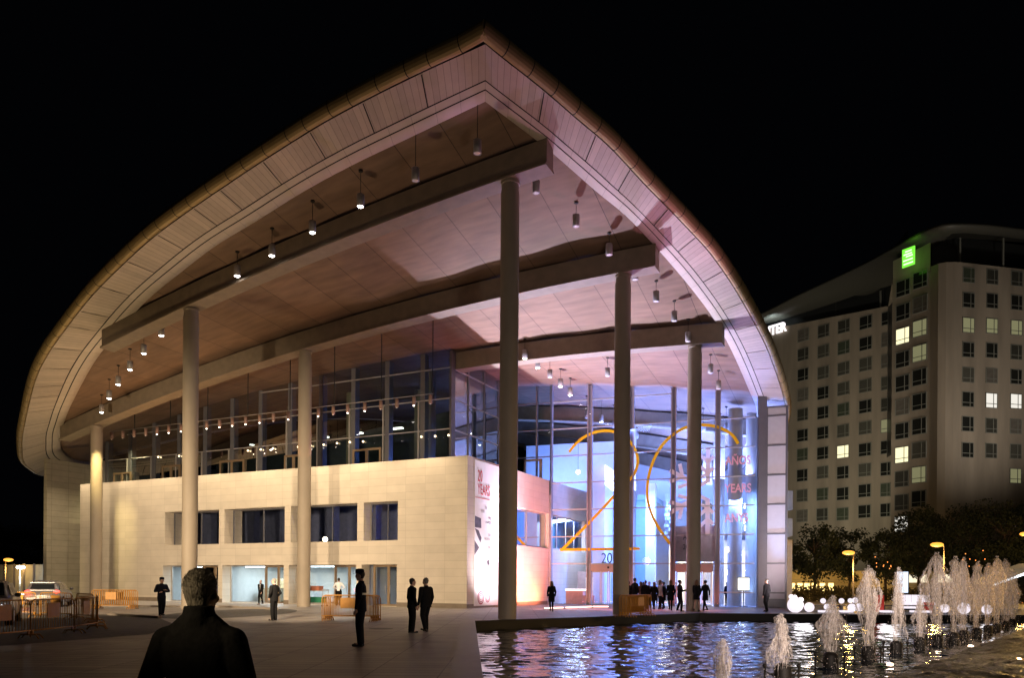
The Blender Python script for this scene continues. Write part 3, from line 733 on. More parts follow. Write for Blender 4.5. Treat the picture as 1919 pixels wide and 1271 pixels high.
btext('20', b0_+.35, 7.75, 1.0, M_red, .62); btext('YEARS', b0_+.35, 6.95, .95, M_red, .60)
mb = MB(W); mb.box((UC+.03, b0_+.05, 6.72), (UC+.04, b0_+1.9, 6.75)); mb.build('print', M_red, ban)
for s_, v, z, sz in (('20', 1.35, 6.1, .26), ('YEARS', .75, 5.85, .24), ('1998', 1.75, 5.45, .26), ('CONGRESS', 1.4, 5.2, .2), ('2008', 1.75, 4.45, .24), ('VALENCIA', 1.25, 4.2, .22), ('2018', 1.75, 3.7, .2)):
    btext(s_, b0_+v, z, sz, M_gr)
mb = MB(W); X = UC+.034
mb.face([(X, b0_+.02, 4.9), (X, b0_+.85, 4.9), (X, b0_+.8, 5.5), (X, b0_+.02, 5.6)]); mb.face([(X, b0_+.02, 4.85), (X, b0_+.35, 4.4), (X, b0_+.75, 4.0), (X, b0_+.9, 4.3), (X, b0_+.5, 4.75)])
mb.face([(X, b0_+.02, 4.1), (X, b0_+.6, 3.7), (X, b0_+.5, 3.6), (X, b0_+.02, 3.2)]); mb.face([(X, b0_+1.6, 2.9), (X, b0_+1.9, 3.0), (X, b0_+2.0, 2.7), (X, b0_+1.7, 2.6)])
mb.build('print', M_bk, ban)
random.seed(5)
for k, (vc, r) in enumerate(((.85, .42), (1.75, .32))):
    mb = MB(W)
    for i in range(3):
        n = 22; rr = r*(1-.3*i); ri = rr*.8
        pts = [(X+.001*k, b0_+vc+rr*math.cos(2*PI*j/n), .62+rr*math.sin(2*PI*j/n)) for j in range(n)]
        ptsi = [(X+.001*k, b0_+vc+ri*math.cos(2*PI*j/n), .62+ri*math.sin(2*PI*j/n)) for j in range(n)]
        for j in range(n): mb.face([pts[j], pts[(j+1) % n], ptsi[(j+1) % n], ptsi[j]])
    mb.build('print', M_rose, ban)
for i in range(12):
    v, z, s_ = b0_+random.uniform(.25, 1.5), random.uniform(2.15, 2.6), random.uniform(.05, .12); mb = MB(W); mb.face([(X, v, z), (X, v+s_, z+.01), (X, v+s_*.7, z+s_)]); mb.build('print', M_rose, ban)

# ------------------------------------------------------------------ the taller stone wall at the far left end
uE, vE = UV(*at(88, 1000, 62).xy)
mb = MB(W); zt_ = CAMH+ray(90, 860)[1]*62
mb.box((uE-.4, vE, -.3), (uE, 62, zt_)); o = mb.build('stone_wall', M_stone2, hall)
mb = MB(W); mb.box((uE, vE+4.2, 4.3), (uE+.05, vE+4.7, 4.7)); mb.build('wall_box', M_frame, hall)
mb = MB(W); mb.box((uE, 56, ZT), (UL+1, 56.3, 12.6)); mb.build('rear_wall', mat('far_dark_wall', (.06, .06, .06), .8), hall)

# ================================================================== LAMPS HUNG FROM THE ROOF
def pendant_proto(lit):
    t = thing('pendant_lamp', 'x', 'pendant lamp', (0, 0, 0), 0, 'pendant lamps along the roof edge')
    mb = MB(); mb.lathe([(.165, 0), (.165, .52), (.15, .54), (.0, .54)], n=20, caps=False); mb.lathe([(.165, 0), (.13, -.0), (.13, .05)], n=20, caps=False); mb.build('shade', M_lampb, t)
    mb = MB(); mb.ball((0, 0, .015), .13, 16, 8, sc=(1, 1, .45 if lit else .25)); mb.build('lens', M_lampon if lit else M_lampoff, t)
    mb = MB(); mb.tube([(0, 0, .5), (0, 0, 1.0)], .014, 6); mb.lathe([(.10, .97), (.10, 1.0)], n=14); mb.build('rod', M_dark, t)
    return t
PON, POF = pendant_proto(True), pendant_proto(False); used_ = {True: 0, False: 0}
def pendant(px, py, lit, drop, lab, group='pendant lamps along the roof edge', uvp=None):
    if uvp is None: p = onsurf(px, py, -drop); u, v = p.x, p.y
    else: u, v = uvp
    src = PON if lit else POF
    o = src if used_[lit] == 0 else copy_tree(src); used_[lit] += 1
    zt_ = soff(u, v); z = hs(u, v)-drop; o.location = W(u, v, z)
    if used_[lit] >= 1:
        rod = [c for c in o.children if c.name.startswith('rod')][0]; rod.scale = (1, 1, 1)
        k = (zt_-z-.5)/.5; rod.scale.z = k; rod.location.z = .5*(1-k)
    o['label'] = lab; o['group'] = group; return o, (u, v, z)
left_row = [(895,286,0,2.0),(779,338,0,1.9),(676,387,1,1.5),(586,435,1,1.3),(510,479,1,1.2),(445,517,1,1.1),(303,629,1,1.1),(270,663,1,1.1),(244,693,1,1.1),(222,721,1,1.1),(205,747,1,1.1),(191,773,1,1.1)]
LAMPS = []
for i, (px, py, lit, dr) in enumerate(left_row):
    k = ORD[i]; lab = ('unlit' if not lit else 'brightly lit')+' grey pendant lamp, %s of the left row counted down from the roof tip' % k
    LAMPS.append((pendant(px, py, bool(lit), dr, lab)[1], lit))
right_row = [(1005,362,.95),(1080,424,.95),(1142,477,.95),(1191,524,.95),(1230,565,.95),(1264,601,.95),(1290,640,1.1),(1332,699,.95),(1347,729,1.0)]
for i, (px, py, dr) in enumerate(right_row):
    pendant(px, py, False, dr, 'unlit grey pendant lamp, %s of the right row counted down from the roof tip' % ORD[i])
for i, (px, py, lit) in enumerate([(984,672,1),(1008,690,1),(1031,708,0),(1051,725,1),(1069,741,1),(1139,705,0)]):
    pendant(px, py, bool(lit), 1.1, ('lit' if lit else 'dim')+' grey pendant lamp, %s from the left in the small row before the foyer glass' % ORD[i], 'pendant lamps before the foyer glass')
for i, (t, d) in enumerate([(1.9, 3), (2.8, 4), (3.5, 5.5), (4.1, 7), (4.7, 8.5), (10.5, 4), (12.2, 3.2)]):
    q = GF(t, d, 0); pendant(0, 0, i in (1, 3), 1.6, 'grey pendant lamp inside the foyer, %s from the left under the blue ceiling' % ORD[i], 'pendant lamps inside the foyer', UV(q.x, q.y))
# the track of small cylinder lights in front of the upper glazing
VT = 38.9
ua, za = onv(205, 820, VT); ub, zb = onv(812, 746, VT); ZTK = (za+zb)/2
trk = thing('track_light', 'long horizontal rail of small cylinder spotlights hung on rods above the stone wall', 'track light', W((ua+ub)/2, VT, ZTK))
mb = MB(W); mb.tube([(ua, VT, ZTK+.33), (ub, VT, ZTK+.33)], .025, 6); mb.build('rail', M_lampb, trk)
for px in (253, 320, 390, 465, 544, 627, 715, 811):
    u = onv(px, 760, VT)[0]; mb = MB(W); mb.tube([(u, VT, ZTK+.33), (u, VT, hs(u, VT)+.1)], .03, 6); mb.build('rod', M_dark, trk)
tl = [210,231,252,274,295,317,340,363,388,412,436,461,487,513,541,569,597,625,652,684,714,744,776,807]
M_pinkb = mat('lamp_body_copper', (.26, .16, .13), .5, noise=.04)
for i, px in enumerate(tl):
    u = onv(px, 800, VT)[0]; lit = i not in (0, 1, 2, 3, 13, 17, 20, 21, 23)
    mb = MB(W); R_ = .11; n = 14
    mb.tube([(u, VT, ZTK-.24), (u, VT, ZTK+.26)], R_, n); o = mb.build('cylinder_lamp', M_pinkb, trk)
    mb = MB(W); mb.ball((u, VT-.02, ZTK-.25), .05, 10, 6); mb.build('bulb', emis('track_bulb', (1, .9, .75), 9) if lit else M_lampoff, o)
# ================================================================== LIGHT
def S(u, v, z): return W(u, v, z)
KW = 1.0
for i, u in enumerate([-57, -52.6, -48.2, -43.5, -39, -34.6, -30.2, -25.6]):
    lamp('track_spot', 'SPOT', S(u, 38.7, ZTK-.45), S(u, 39.9, 4.0), 1350*KW, (1, .78, .50), .10, 110, .9)
for (p, lit) in LAMPS:
    if lit: lamp('pendant_spot', 'SPOT', S(p[0], p[1], p[2]-.1), S(p[0]-.0, p[1]+1.5, 0), 500, (1, .80, .60), .1, 100, .8)
# warm unseen floods on the left, without fixtures: wall, underside of the roof edge
lamp('wall_flood', 'SPOT', (-24, 20, 4.5), S(-42, VW, 2.5), 31000, (1, .765, .50), .5, 62, .9)
lamp('wall_flood', 'SPOT', (-9, 22, 4.2), S(-30, VW, 3.0), 21500, (1, .765, .50), .5, 62, .9)
lamp('roof_flood', 'SPOT', S(-37, 24.6, .3), S(-37.5, 25.6, 16), 2600, (1, .72, .36), .5, 95, .9)
lamp('roof_flood', 'SPOT', S(-25, 22.4, .3), S(-24.5, 24.0, 18), 2300, (1, .68, .42), .5, 95, .9)
lamp('roof_flood', 'SPOT', S(-50, 28.5, .3), S(-50, 30.0, 13), 2000, (1, .74, .36), .5, 95, .9)
lamp('roof_flood', 'SPOT', S(-62, 35, .3), S(-61, 37.0, 12), 1100, (1, .74, .36), .5, 95, .9)
lamp('soffit_fill', 'AREA', S(-43, 38.0, 9.6), S(-42, 35, 17), 175, (1, .46, .16), 14, size_y=2)  # floating area lights added to fill the roof underside, no fixtures there
lamp('soffit_fill', 'AREA', S(-30, 39.2, 9.6), S(-26, 34, 19), 105, (1, .42, .18), 10, size_y=2)
lamp('soffit_fill', 'AREA', S(-44, 46.5, 9.6), S(-44, 42, 17), 60, (1, .50, .25), 12, size_y=2)
# magenta and white floods by the entrance
lamp('entrance_flood', 'SPOT', S(-20.6, 41.9, .4), S(UC+.2, 43.6, 4.6), 2000, (1, .82, .92), .3, 140, 1)
lamp('entrance_flood', 'SPOT', S(-21.95, 45.6, .35), S(-17.5, 44.5, 17), 40000, (.74, .72, 1), .12, 80, .9)
lamp('entrance_flood', 'SPOT', S(-17.5, 50.8, .35), S(-10.0, 43, 16), 4600, (.78, .45, 1), .4, 110, .9)
lamp('pink_flood', 'SPOT', (19, 41.5, .6), S(-9.0, 33, 19), 9000, (1, .36, .64), .8, 34, .9)
lamp('red_wall_light', 'AREA', S(-21.6, 48.2, .25), S(UC, 48.2, 2.2), 560, (1, .26, .14), 5, size_y=.2)
lamp('pink_wall_light', 'SPOT', S(-18, 45.0, .4), S(UC, 48.5, 6), 8000, (1, .34, .40), .2, 90, .9)
lamp('red_door_light', 'AREA', GF(7, -1.2, .2), GF(7, -.8, 6), 260, (1, .22, .14), 10, size_y=.2)
lamp('column_light', 'SPOT', S(-49.6, 35.4, 12.4), S(-51.3, 37.1, 9.2), 3800, (1, .78, .32), .1, 38, .9)
lamp('end_wall_fill', 'SPOT', S(-54, 42, 13), S(uE, 47, 4), 1500, (1, .86, .45), .2, 70, .9)  # spot added to brighten the tall end wall
lamp('head_fill', 'SPOT', (-7, -1, 4.2), (-1.56, 3.87, 1.58), 1900, (1, .74, .40), .15, 7, .8)  # narrow warm spot added behind the camera for the near man's head
lamp('glass_fill', 'SPOT', (16, 41.2, .4), GF(12, 0, 8), 5200, (1, .78, .82), .2, 80, .9)  # spot added on the deck to brighten the films on the glass
lamp('foyer_blue_low', 'AREA', GF(8, 2.0, 7.5), GF(8, 6, 0), 3000, (.14, .30, 1), 6, size_y=1)  # blue area lights added to lift the lower foyer and its reflection
lamp('foyer_blue_low', 'AREA', GF(14, 2.0, 7.5), GF(14, 6, 0), 1500, (.14, .30, 1), 3, size_y=1)
# blue foyer light
lamp('foyer_blue', 'AREA', GF(4.5, 5, 9.0), GF(4.5, 5.3, 16), 2740, (.20, .31, 1), 3)
lamp('foyer_blue', 'AREA', GF(12, 5, 9.5), GF(12, 5.3, 16), 3768, (.20, .31, 1), 4)
lamp('foyer_blue', 'AREA', GF(9, 12, 9.8), GF(9, 14, 16), 3768, (.20, .31, 1), 4)
lamp('foyer_blue', 'AREA', GF(-2.5, 7, 8.6), GF(-3, 10, 15), 1643, (.20, .31, 1), 3)
lamp('foyer_blue', 'AREA', GF(6, 2.5, 13.2), GF(8, 6, 0), 2192, (.20, .31, 1), 5)
lamp('foyer_white', 'AREA', GF(8.5, 13, 5.0), GF(8.5, 13, 0), 1500, (1, .86, .66), 5)
lamp('foyer_white', 'AREA', GF(1.0, 4.5, 6.5), GF(.5, 4.5, 0), 700, (.5, .62, 1), 2)
lamp('foyer_white', 'AREA', GF(14, 8, 7.2), GF(14, 9, 0), 1500, (.45, .6, 1), 3)
lamp('blue_uplight', 'SPOT', GF(14.0, 3.4, .15), GF(14.0, 4.4, 8), 500, (.25, .45, 1), .1, 60, .7)
lamp('blue_corner', 'SPOT', GF(15.6, -.9, .4), GF(17, -3, 14), 5000, (.35, .55, 1), .1, 55, .8)
mb = MB(GF); mb.ball((8.2, 10, 2.9), .42, 18, 12); tag(mb.build('globe_lamp', emis('warm_globe_glow', (1, .85, .6), 9)), 'large warm glowing globe above the crowd inside the foyer', 'globe lamp')

# ================================================================== GROUND, POOL
Mp = M_pave
kc = [gnd(877,1165).xy, gnd(1312,1150.5).xy, Vector((22, 40.6)), Vector((60, 46))]
PC = Vector(kc[0]); PD = Vector((.02, 0)); inner = [Vector((PC.x, PC.y))]
pool_l0, pool_l1 = Vector((PC.x+.05, PC.y)), Vector((-.50, 8.6))
pool = [pool_l0, Vector(kc[1]), kc[2], kc[3], Vector((60, -6)), Vector((.3, -6)), pool_l1]
mb = MB()
ring_out = [(-900, -40), (900, -40), (900, 1400), (-900, 1400)]
def poly_face(mb, pts, z, mi=0): mb.face([(p[0], p[1], z) for p in pts], mi=mi)
# plaza: one sheet round the pool (pieces butted edge to edge)
poly_face(mb, [(-160, -6), (.3, -6), (pool_l1.x, pool_l1.y), (pool_l0.x, pool_l0.y), (pool_l0.x, 130), (-160, 130)], 0)
poly_face(mb, [(pool_l0.x, pool_l0.y), (kc[1].x, kc[1].y), (kc[1].x, 130), (pool_l0.x, 130)], 0)
poly_face(mb, [(kc[1].x, kc[1].y), (kc[2].x, kc[2].y), (kc[3].x, kc[3].y), (160, 60), (160, 130), (kc[1].x, 130)], 0)
tag(mb.build('plaza', Mp, weld=True), kind='structure')
mb = MB(); poly_face(mb, ring_out, -.9); tag(mb.build('ground', mat('far_ground', (.05, .045, .035), .9, nscale=.3), weld=False), kind='structure')
# coping and pool walls
M_cop = mat('pool_coping_stone', (.22, .20, .18), .45, nscale=3, bump=.2)
mb = MB(); cw = .5
a, b = pool_l1-Vector((.26, 0)), pool_l0-Vector((.28, 0))
mb.loft([[(a.x, a.y, .005), (a.x, a.y, .14), (a.x+cw, a.y, .14), (a.x+cw, a.y, -.9)], [(b.x, b.y, .005), (b.x, b.y, .14), (b.x+cw, b.y, .14), (b.x+cw, b.y, -.9)]], sm=False)
tag(mb.build('pool_coping', M_cop, label='pale stone coping along the left edge of the pool'), 'pale stone coping along the left edge of the pool', 'coping')
mb = MB(); M_pw = mat('pool_wall', (.007, .007, .006), .5, spec=.2)
E_ = [pool_l0+Vector((.2, 0)), Vector(kc[1]), kc[2], kc[3]]
for i in range(3):
    p, q = E_[i], E_[i+1]; mb.face([(p.x, p.y-.02, .012), (q.x, q.y-.02, .012), (q.x, q.y-.02, -.9), (p.x, p.y-.02, -.9)])
    mb.face([(p.x, p.y-.02, .012), (q.x, q.y-.02, .012), (q.x, q.y+.35, .012), (p.x, p.y+.35, .012)])
tag(mb.build('pool_edge', M_pw), 'black stone edge along the far side of the pool', 'pool edge')
def water_mat():
    m = bpy.data.materials.new('pool_water'); m.use_nodes = True; N, L = nodes(m); b = N['Principled BSDF']
    b.inputs['Base Color'].default_value = (.004, .007, .012, 1); b.inputs['Roughness'].default_value = .03; b.inputs['IOR'].default_value = 1.7; b.inputs['Specular IOR Level'].default_value = 1.0
    tc = N.new('ShaderNodeTexCoord'); mp = N.new('ShaderNodeMapping'); mp.inputs['Rotation'].default_value = (0, 0, rad(12)); mp.inputs['Scale'].default_value = (.6, 1.15, 1); L.new(tc.outputs['Object'], mp.inputs[0])
    n1 = N.new('ShaderNodeTexNoise'); n1.inputs['Scale'].default_value = 1.9; n1.inputs['Detail'].default_value = 3; n1.inputs['Distortion'].default_value = .6; L.new(mp.outputs[0], n1.inputs['Vector'])
    n2 = N.new('ShaderNodeTexNoise'); n2.inputs['Scale'].default_value = 7; n2.inputs['Detail'].default_value = 2; L.new(mp.outputs[0], n2.inputs['Vector'])
    h = mathn(N, L, 'ADD', mathn(N, L, 'MULTIPLY', n1.outputs[0], .5), mathn(N, L, 'MULTIPLY', n2.outputs[0], .3))
    bp = N.new('ShaderNodeBump'); bp.inputs['Strength'].default_value = 1; bp.inputs['Distance'].default_value = .02; L.new(h, bp.inputs['Height']); L.new(bp.outputs[0], b.inputs['Normal'])
    return m
WZ = -.38
rw = random.Random(4); WV_ = []
for k in range(30):
    lam = rw.uniform(.28, .80)*(1.5 if k < 4 else 1); an = rw.gauss(rad(78), .6); sl = .030; WV_.append((2*PI/lam*math.cos(an), 2*PI/lam*math.sin(an), rw.uniform(0, 6.28), sl*lam/(2*PI)))
def wave(x, y): 
    g = .55+.45*math.sin(x*.31+1.3*math.sin(y*.17))*math.sin(y*.23+1); return sum(a*math.sin(p*x+q*y+f) for p, q, f, a in WV_)*(.7+.6*g)
me = bpy.data.meshes.new('pool_water'); vx_, fc_ = [], []; nx, ny = 400, 440
xs_ = [-2.3+36.3*i/(nx-1) for i in range(nx)]; ys_ = [8+(46-8)*(j/(ny-1))**1.15 for j in range(ny)]
for y in ys_:
    for x in xs_: vx_.append((x, y, WZ+wave(x, y)))
for j in range(ny-1):
    for i in range(nx-1): k = j*nx+i; fc_.append((k, k+1, k+nx+1, k+nx))
b_ = len(vx_); vx_ += [(-2.3, -6, WZ-.03), (34, -6, WZ-.03), (34, 8, WZ-.03), (-2.3, 8, WZ-.03), (34, -6, WZ-.03), (60, -6, WZ-.03), (60, 52, WZ-.03), (34, 52, WZ-.03)]
fc_ += [(b_, b_+1, b_+2, b_+3), (b_+4, b_+5, b_+6, b_+7)]
me.from_pydata(vx_, [], fc_); me.polygons.foreach_set('use_smooth', [True]*len(fc_)); me.materials.append(water_mat()); ow = bpy.data.objects.new('pool_water', me); C.objects.link(ow); tag(ow, kind='structure')
# wet gravel weir to the right of the jets, lit gold
J0, J1 = Vector((6.9, 15.6)), Vector((21.5, 33.6)); jd = (J1-J0).normalized(); jn = Vector((jd.y, -jd.x))
mb = MB(); random.seed(2); n = 120; mrow = 50
def wz(i, k): return WZ+.03+.03*math.sin(i*.9+k)+.10*random.random()
G = [[(J0+jd*(-6+i*.28)+jn*(.6+k*.25)).to_3d()+Vector((random.uniform(-.1, .1), random.uniform(-.1, .1), wz(i, k))) for k in range(mrow)] for i in range(n)]
for i in range(n-1):
    for k in range(mrow-1): mb.face([G[i][k], G[i+1][k], G[i+1][k+1], G[i][k+1]], sm=True)
mw = mat('churned_water', (.055, .048, .03), .3, noise=.95, nscale=9, bump=1.0, spec=.8, bdist=.12); tag(mb.build('churned_water', mw, weld=True), kind='structure')
lamp('street_glow', 'SPOT', (34, 44, 5.2), (19, 27, 0), 2300, (1, .58, .16), .3, 70, .8)

# road on the left, a step lower look: dark setts and kerb lines
M_sett = grid_mat('dark_setts', (.10, .09, .075), .14, .11, .02, .02, .8, .22, .45, noise=.14, bump=.6, nscale=4)
rp = [gnd(0,1190), gnd(200,1172), gnd(330,1165), gnd(545,1143)]
mb = MB()
q = [(-30, 3.0), (-6.2, 12.6)]+[tuple(gnd(*p).xy) for p in ((300,1195),(340,1178),(430,1170),(545,1153))]
poly_face(mb, [tuple(gnd(*p).xy) for p in ((-400,1240),(0,1212),(280,1190),(330,1172),(300,1160),(208,1153),(0,1150),(-500,1160))], .006)
tag(mb.build('road', M_sett, weld=False), kind='structure')
cc = gnd(440, 1151); mb = MB(); nn = 40
cx0, cx1 = gnd(335, 1150), gnd(543, 1150); a0 = (cx0+cx1)/2
mb.face([(a0.x+math.cos(2*PI*k/nn)*(cx1.x-cx0.x)/2, a0.y+math.sin(2*PI*k/nn)*6.0, .008) for k in range(nn)]); tag(mb.build('gravel', M_sett, weld=False), kind='structure')
M_kerb = mat('kerb_stone', (.26, .22, .18), .6)
def kerb(pts, lab):
    mb = MB()
    for i in range(len(pts)-1):
        p, q = gnd(*pts[i]), gnd(*pts[i+1]); d = (q-p).normalized(); n_ = Vector((-d.y, d.x, 0))*.09
        mb.loft([[p-n_, p-n_+Vector((0, 0, .10)), p+n_+Vector((0, 0, .10)), p+n_], [q-n_, q-n_+Vector((0, 0, .10)), q+n_+Vector((0, 0, .10)), q+n_]], sm=False)
    tag(mb.build('kerb', M_kerb, origin=gnd(*pts[0])), lab, 'kerb')
kerb([(-40,1141),(120,1137.5),(350,1139),(430,1139.5),(520,1144)], 'long low kerb in front of the stone wall behind the barriers')
kerb([(205,1154),(300,1160)], 'short kerb between the stacked barriers and the officer with crossed arms')
mb = MB(); c_ = gnd(715, 1179.5); mb.lathe([(.0, .004), (.36, .006), (.40, .004)], c=(c_.x, c_.y, .004), n=30); tag(mb.build('manhole_cover', mat('iron', (.06, .05, .045), .6), origin=c_*1), 'round iron manhole cover in the paving right of the guard', 'manhole cover')
# low light bars on the paving before the foyer
M_bar = emis('light_bar', (1, .55, .45), 4.5); 
lb = [(1022,1143,1055,1142),(1062,1142,1083,1141),(1087,1141,1108,1140),(1112,1140,1140,1140)]
for i, (x0, y0, x1, y1) in enumerate(lb):
    p, q = gnd(x0, y0), gnd(x1, y1); d = (q-p); mb = MB(); m_ = (p+q)/2
    mb.obox((0, 0, .06), (d.length, .12, .10), math.atan2(d.y, d.x)); mb.obox((0, 0, .02), (d.length+.06, .2, .04), math.atan2(d.y, d.x), mi=1)
    o = mb.build('light_bar', [M_bar, M_dark]); o.location = m_; tag(o, 'glowing pinkish light bar on the paving, %s from the left before the foyer' % ORD[i], 'light bar', 'light bars before the foyer')
lamp('bar_glow', 'AREA', (*gnd(1075, 1142).xy, .3), (*gnd(1075, 1142).xy, 0), 60, (1, .25, .2), 5, size_y=.4)
lamp('bar_glow', 'AREA', (*gnd(1250, 1144).xy, .5), (*gnd(1250, 1144).xy, 0), 60, (1, .2, .12), 7, size_y=.5)
# red/pink/violet wash over the paving
lamp('paving_wash', 'SPOT', S(-16, 43, 13), S(-14, 40, 0), 420, (.85, .45, 1), .4, 110, .9)

# reception desk, lantern, trolley
des = thing('reception_desk', 'red-lit reception desk with glowing white top behind the left end of the foyer glass', 'desk', GF(1.6, 1.2, 0), math.atan2(GD.y, GD.x))
mb = MB(); mb.box((-.75, 0, 0), (.55, .7, 1.0)); mb.build('body', mat('desk_front', (.75, .30, .22), .4), des)
mb = MB(); mb.box((-.8, -.05, 1.0), (.6, .75, 1.12)); mb.build('top', emis('desk_glow', (1, .80, .75), 2.6), des)
mb = MB(); mb.box((.55, .1, .0), (1.35, .6, .65)); mb.build('side_cabinet', MC['desk_front'], des)
lan = thing('lantern', 'white glowing box lantern on a slim stand behind the glass at the right end', 'lantern', GF(gpx(1392, 1130)[0], 1.2, 0), .3)
mb = MB(); mb.box((-.27, -.27, 1.15), (.27, .27, 2.0)); mb.build('shade', emis('lantern_glow', (1, .86, .62), 2.4), lan)
mb = MB(); mb.box((-.3, -.3, 2.0), (.3, .3, 2.05)); mb.box((-.3, -.3, 1.1), (.3, .3, 1.15)); mb.lathe([(.3, 0), (.3, .04), (.035, .05), (.035, 1.1)], n=14); mb.build('stand', M_dark, lan)
lan2 = thing('lantern', 'small pale glowing panel beside the reception desk', 'lantern', GF(2.75, .8, 0)); mb = MB(); mb.box((-.25, -.02, 1.0), (.25, .06, 2.0)); mb.build('panel', emis('panel_glow', (1, .93, .85), 2.2), lan2); mb = MB(); mb.lathe([(.2, 0), (.2, .03), (.03, .04), (.03, 1.0)], n=10); mb.build('stand', M_dark, lan2)
tp = gnd(592, 1137); tr = thing('catering_trolley', 'steel catering trolley standing before the third ground floor pane', 'trolley', tp, -.45)
mb = MB()
for x in (-.75, .75):
    for y in (-.28, .28): mb.tube([(x, y, .1), (x, y, 1.05)], .022, 8)
mb.tube([(.75, -.28, 1.05), (.75, .28, 1.05)], .02, 8); mb.build('frame', M_palef, tr)
for z in (.2, .95):
    mb = MB(); mb.box((-.78, -.3, z), (.78, .3, z+.03)); mb.build('shelf', M_palef, tr)
for x in (-.7, .7):
    for y in (-.25, .25): mb = MB(); mb.tube([(x, y-.02, .055), (x, y+.02, .055)], .055, 12); mb.build('wheel', M_dark, tr)
M_green = mat('green_crate_plastic', (.02, .16, .09), .45)
def crate(x, z, s_, m_, lab):
    t = thing('crate', lab, 'crate', tp+Matrix.Rotation(-.45, 3, 'Z') @ Vector((x, 0, z)), -.45)
    mb = MB(); sx, sy, sz = s_
    mb.box((-sx/2, -sy/2, 0), (sx/2, sy/2, .02)); 
    for a in (-1, 1):
        mb.box((a*sx/2-.012, -sy/2, .02), (a*sx/2+.012, sy/2, sz)); mb.box((-sx/2+.012, a*sy/2-.012, .02), (sx/2-.012, a*sy/2+.012, sz))
    mb.box((-sx/2-.02, -sy/2-.02, sz), (sx/2+.02, sy/2+.02, sz+.03)); mb.build('shell', m_, t)
crate(-.4, .23, (.6, .4, .32), M_green, 'green crate at the left on the lower trolley shelf'); crate(.35, .23, (.6, .4, .32), M_green, 'green crate at the right on the lower trolley shelf')
crate(-.15, .98, (1.1, .42, .26), mat('rust_crate_plastic', (.35, .13, .08), .5), 'rust-coloured tray on the top shelf of the trolley')

# ================================================================== HOTEL
hotel = thing('hotel', 'large pale hotel block with rows of windows, a sweeping roof and a green sign', 'hotel', (45, 105, 0))
M_hw = mat('hotel_render', (.30, .26, .20), .8, noise=.24, nscale=.3, bump=.1, stretch=(1.6, 1.6, .25))
M_hfr = mat('hotel_window_frame', (.20, .21, .18), .5, noise=0)
M_hg = mat('hotel_dark_pane', (.020, .021, .018), .12, noise=0); M_hc = mat('hotel_curtain_pane', (.085, .085, .068), .35, noise=.1, nscale=4)
M_hl = emis('hotel_lit_pane', (1, .92, .55), 1.25); M_hl2 = emis('hotel_dim_pane', (.62, .60, .30), .30); M_hl3 = emis('hotel_pale_pane', (1, .95, .85), .9)
def hp(px, py, y): return at(px, py, y)
YL0, YL1 = 128., 111.   # left wing, from its far end to the step
def ywing(px): # depth along left wing by pixel
    return YL0+(YL1-YL0)*(px-1440)/(1672-1440)
def wingpt(px, z):
    y = ywing(px); a = ray(px, 800)[0]; return Vector((a*y, y, z))
def online(px, A, B, z):
    a = ray(px, 800)[0]; d = B-A; t = (a*A.y-A.x)/(d.x-a*d.y); p = A+d*t; return Vector((p.x, p.y, z))
# plan outline of the walls in (x, y)
A0 = wingpt(1405, 0); A1 = wingpt(1671, 0)
def P2(px, y): a = ray(px, 800)[0]; return Vector((a*y, y, 0))
B0 = P2(1671, 101.5); B1 = P2(1742, 97.2)
arc = [B1, P2(1757, 96.2), P2(1772, 95.8), P2(1787, 95.7), P2(1800, 95.8)]; B2 = P2(2010, 99.5)
def hz(py, y): return CAMH+(HY-py)/F*y
Zw = hz(600, ywing(1672))-1.0; Zw2 = hz(487, 96)
def wallquad(mb, p, q, z0, z1):
    L = (q-p).length; mb.face([(p.x, p.y, z0), (q.x, q.y, z0), (q.x, q.y, z1), (p.x, p.y, z1)], uv=[(0, z0), (L, z0), (L, z1), (0, z1)])
mb = MB(wid)
ztl, ztr = hz(612, ywing(1440)), hz(567, ywing(1671))
mb.face([(A0.x, A0.y, 0), (A1.x, A1.y, 0), (A1.x, A1.y, ztr), (A0.x, A0.y, ztl)]); wallquad(mb, A1, B0, 0, ztr+1)
wallquad(mb, B0, B1, 0, Zw2-.6)
for p, q in zip(arc[:-1], arc[1:]): wallquad(mb, p, q, 0, Zw2)
wallquad(mb, arc[-1], B2, 0, Zw2); wallquad(mb, B2, B2+Vector((8, 22, 0)), 0, Zw2)
q_ = P2(1742, 97.1); r_ = P2(1672, 101.4)
mb.face([(r_.x, r_.y, Zw2-.6), (q_.x, q_.y, Zw2-.6), (q_.x, q_.y, hz(448, 97)), (r_.x, r_.y, hz(482, 101))])
mb.face([(p.x, p.y, Zw2) for p in arc+[B2, B2+Vector((8, 22, 0)), B0+Vector((6, 14, 0)), B0, B1]]) 
mb.build('wall', M_hw, hotel)
# dark recessed top storey
mb = MB(wid); off = Vector((0, 2.5, 0))
pts = [A0+off, A1+off, P2(1700, 102.5), P2(1745, 99.5), P2(1800, 98.5), B2+off]
for i in range(len(pts)-1):
    p, q = pts[i], pts[i+1]; mb.face([(p.x, p.y, 20), (q.x, q.y, 20), (q.x, q.y, 46.), (p.x, p.y, 46. if i > 2 else 42)] if i > 1 else [(p.x, p.y, 20), (q.x, q.y, 20), (q.x, q.y, ztr+(7.0 if i == 1 else 5.5)), (p.x, p.y, ztl+(1.2 if i == 0 else 5.5))])
mb.build('top_storey', mat('dark_top_storey', (.018, .02, .02), .3, noise=0), hotel)
for px in (1566, 1649, 1797, 1878):
    y = ywing(px)+1 if px < 1672 else 97.6; p = P2(px, y); mb = MB(wid); mb.box((p.x-.1, p.y-.1, 25), (p.x+.1, p.y+.1, hz(540 if px < 1672 else 440, y))); mb.build('post', M_hfr, hotel)
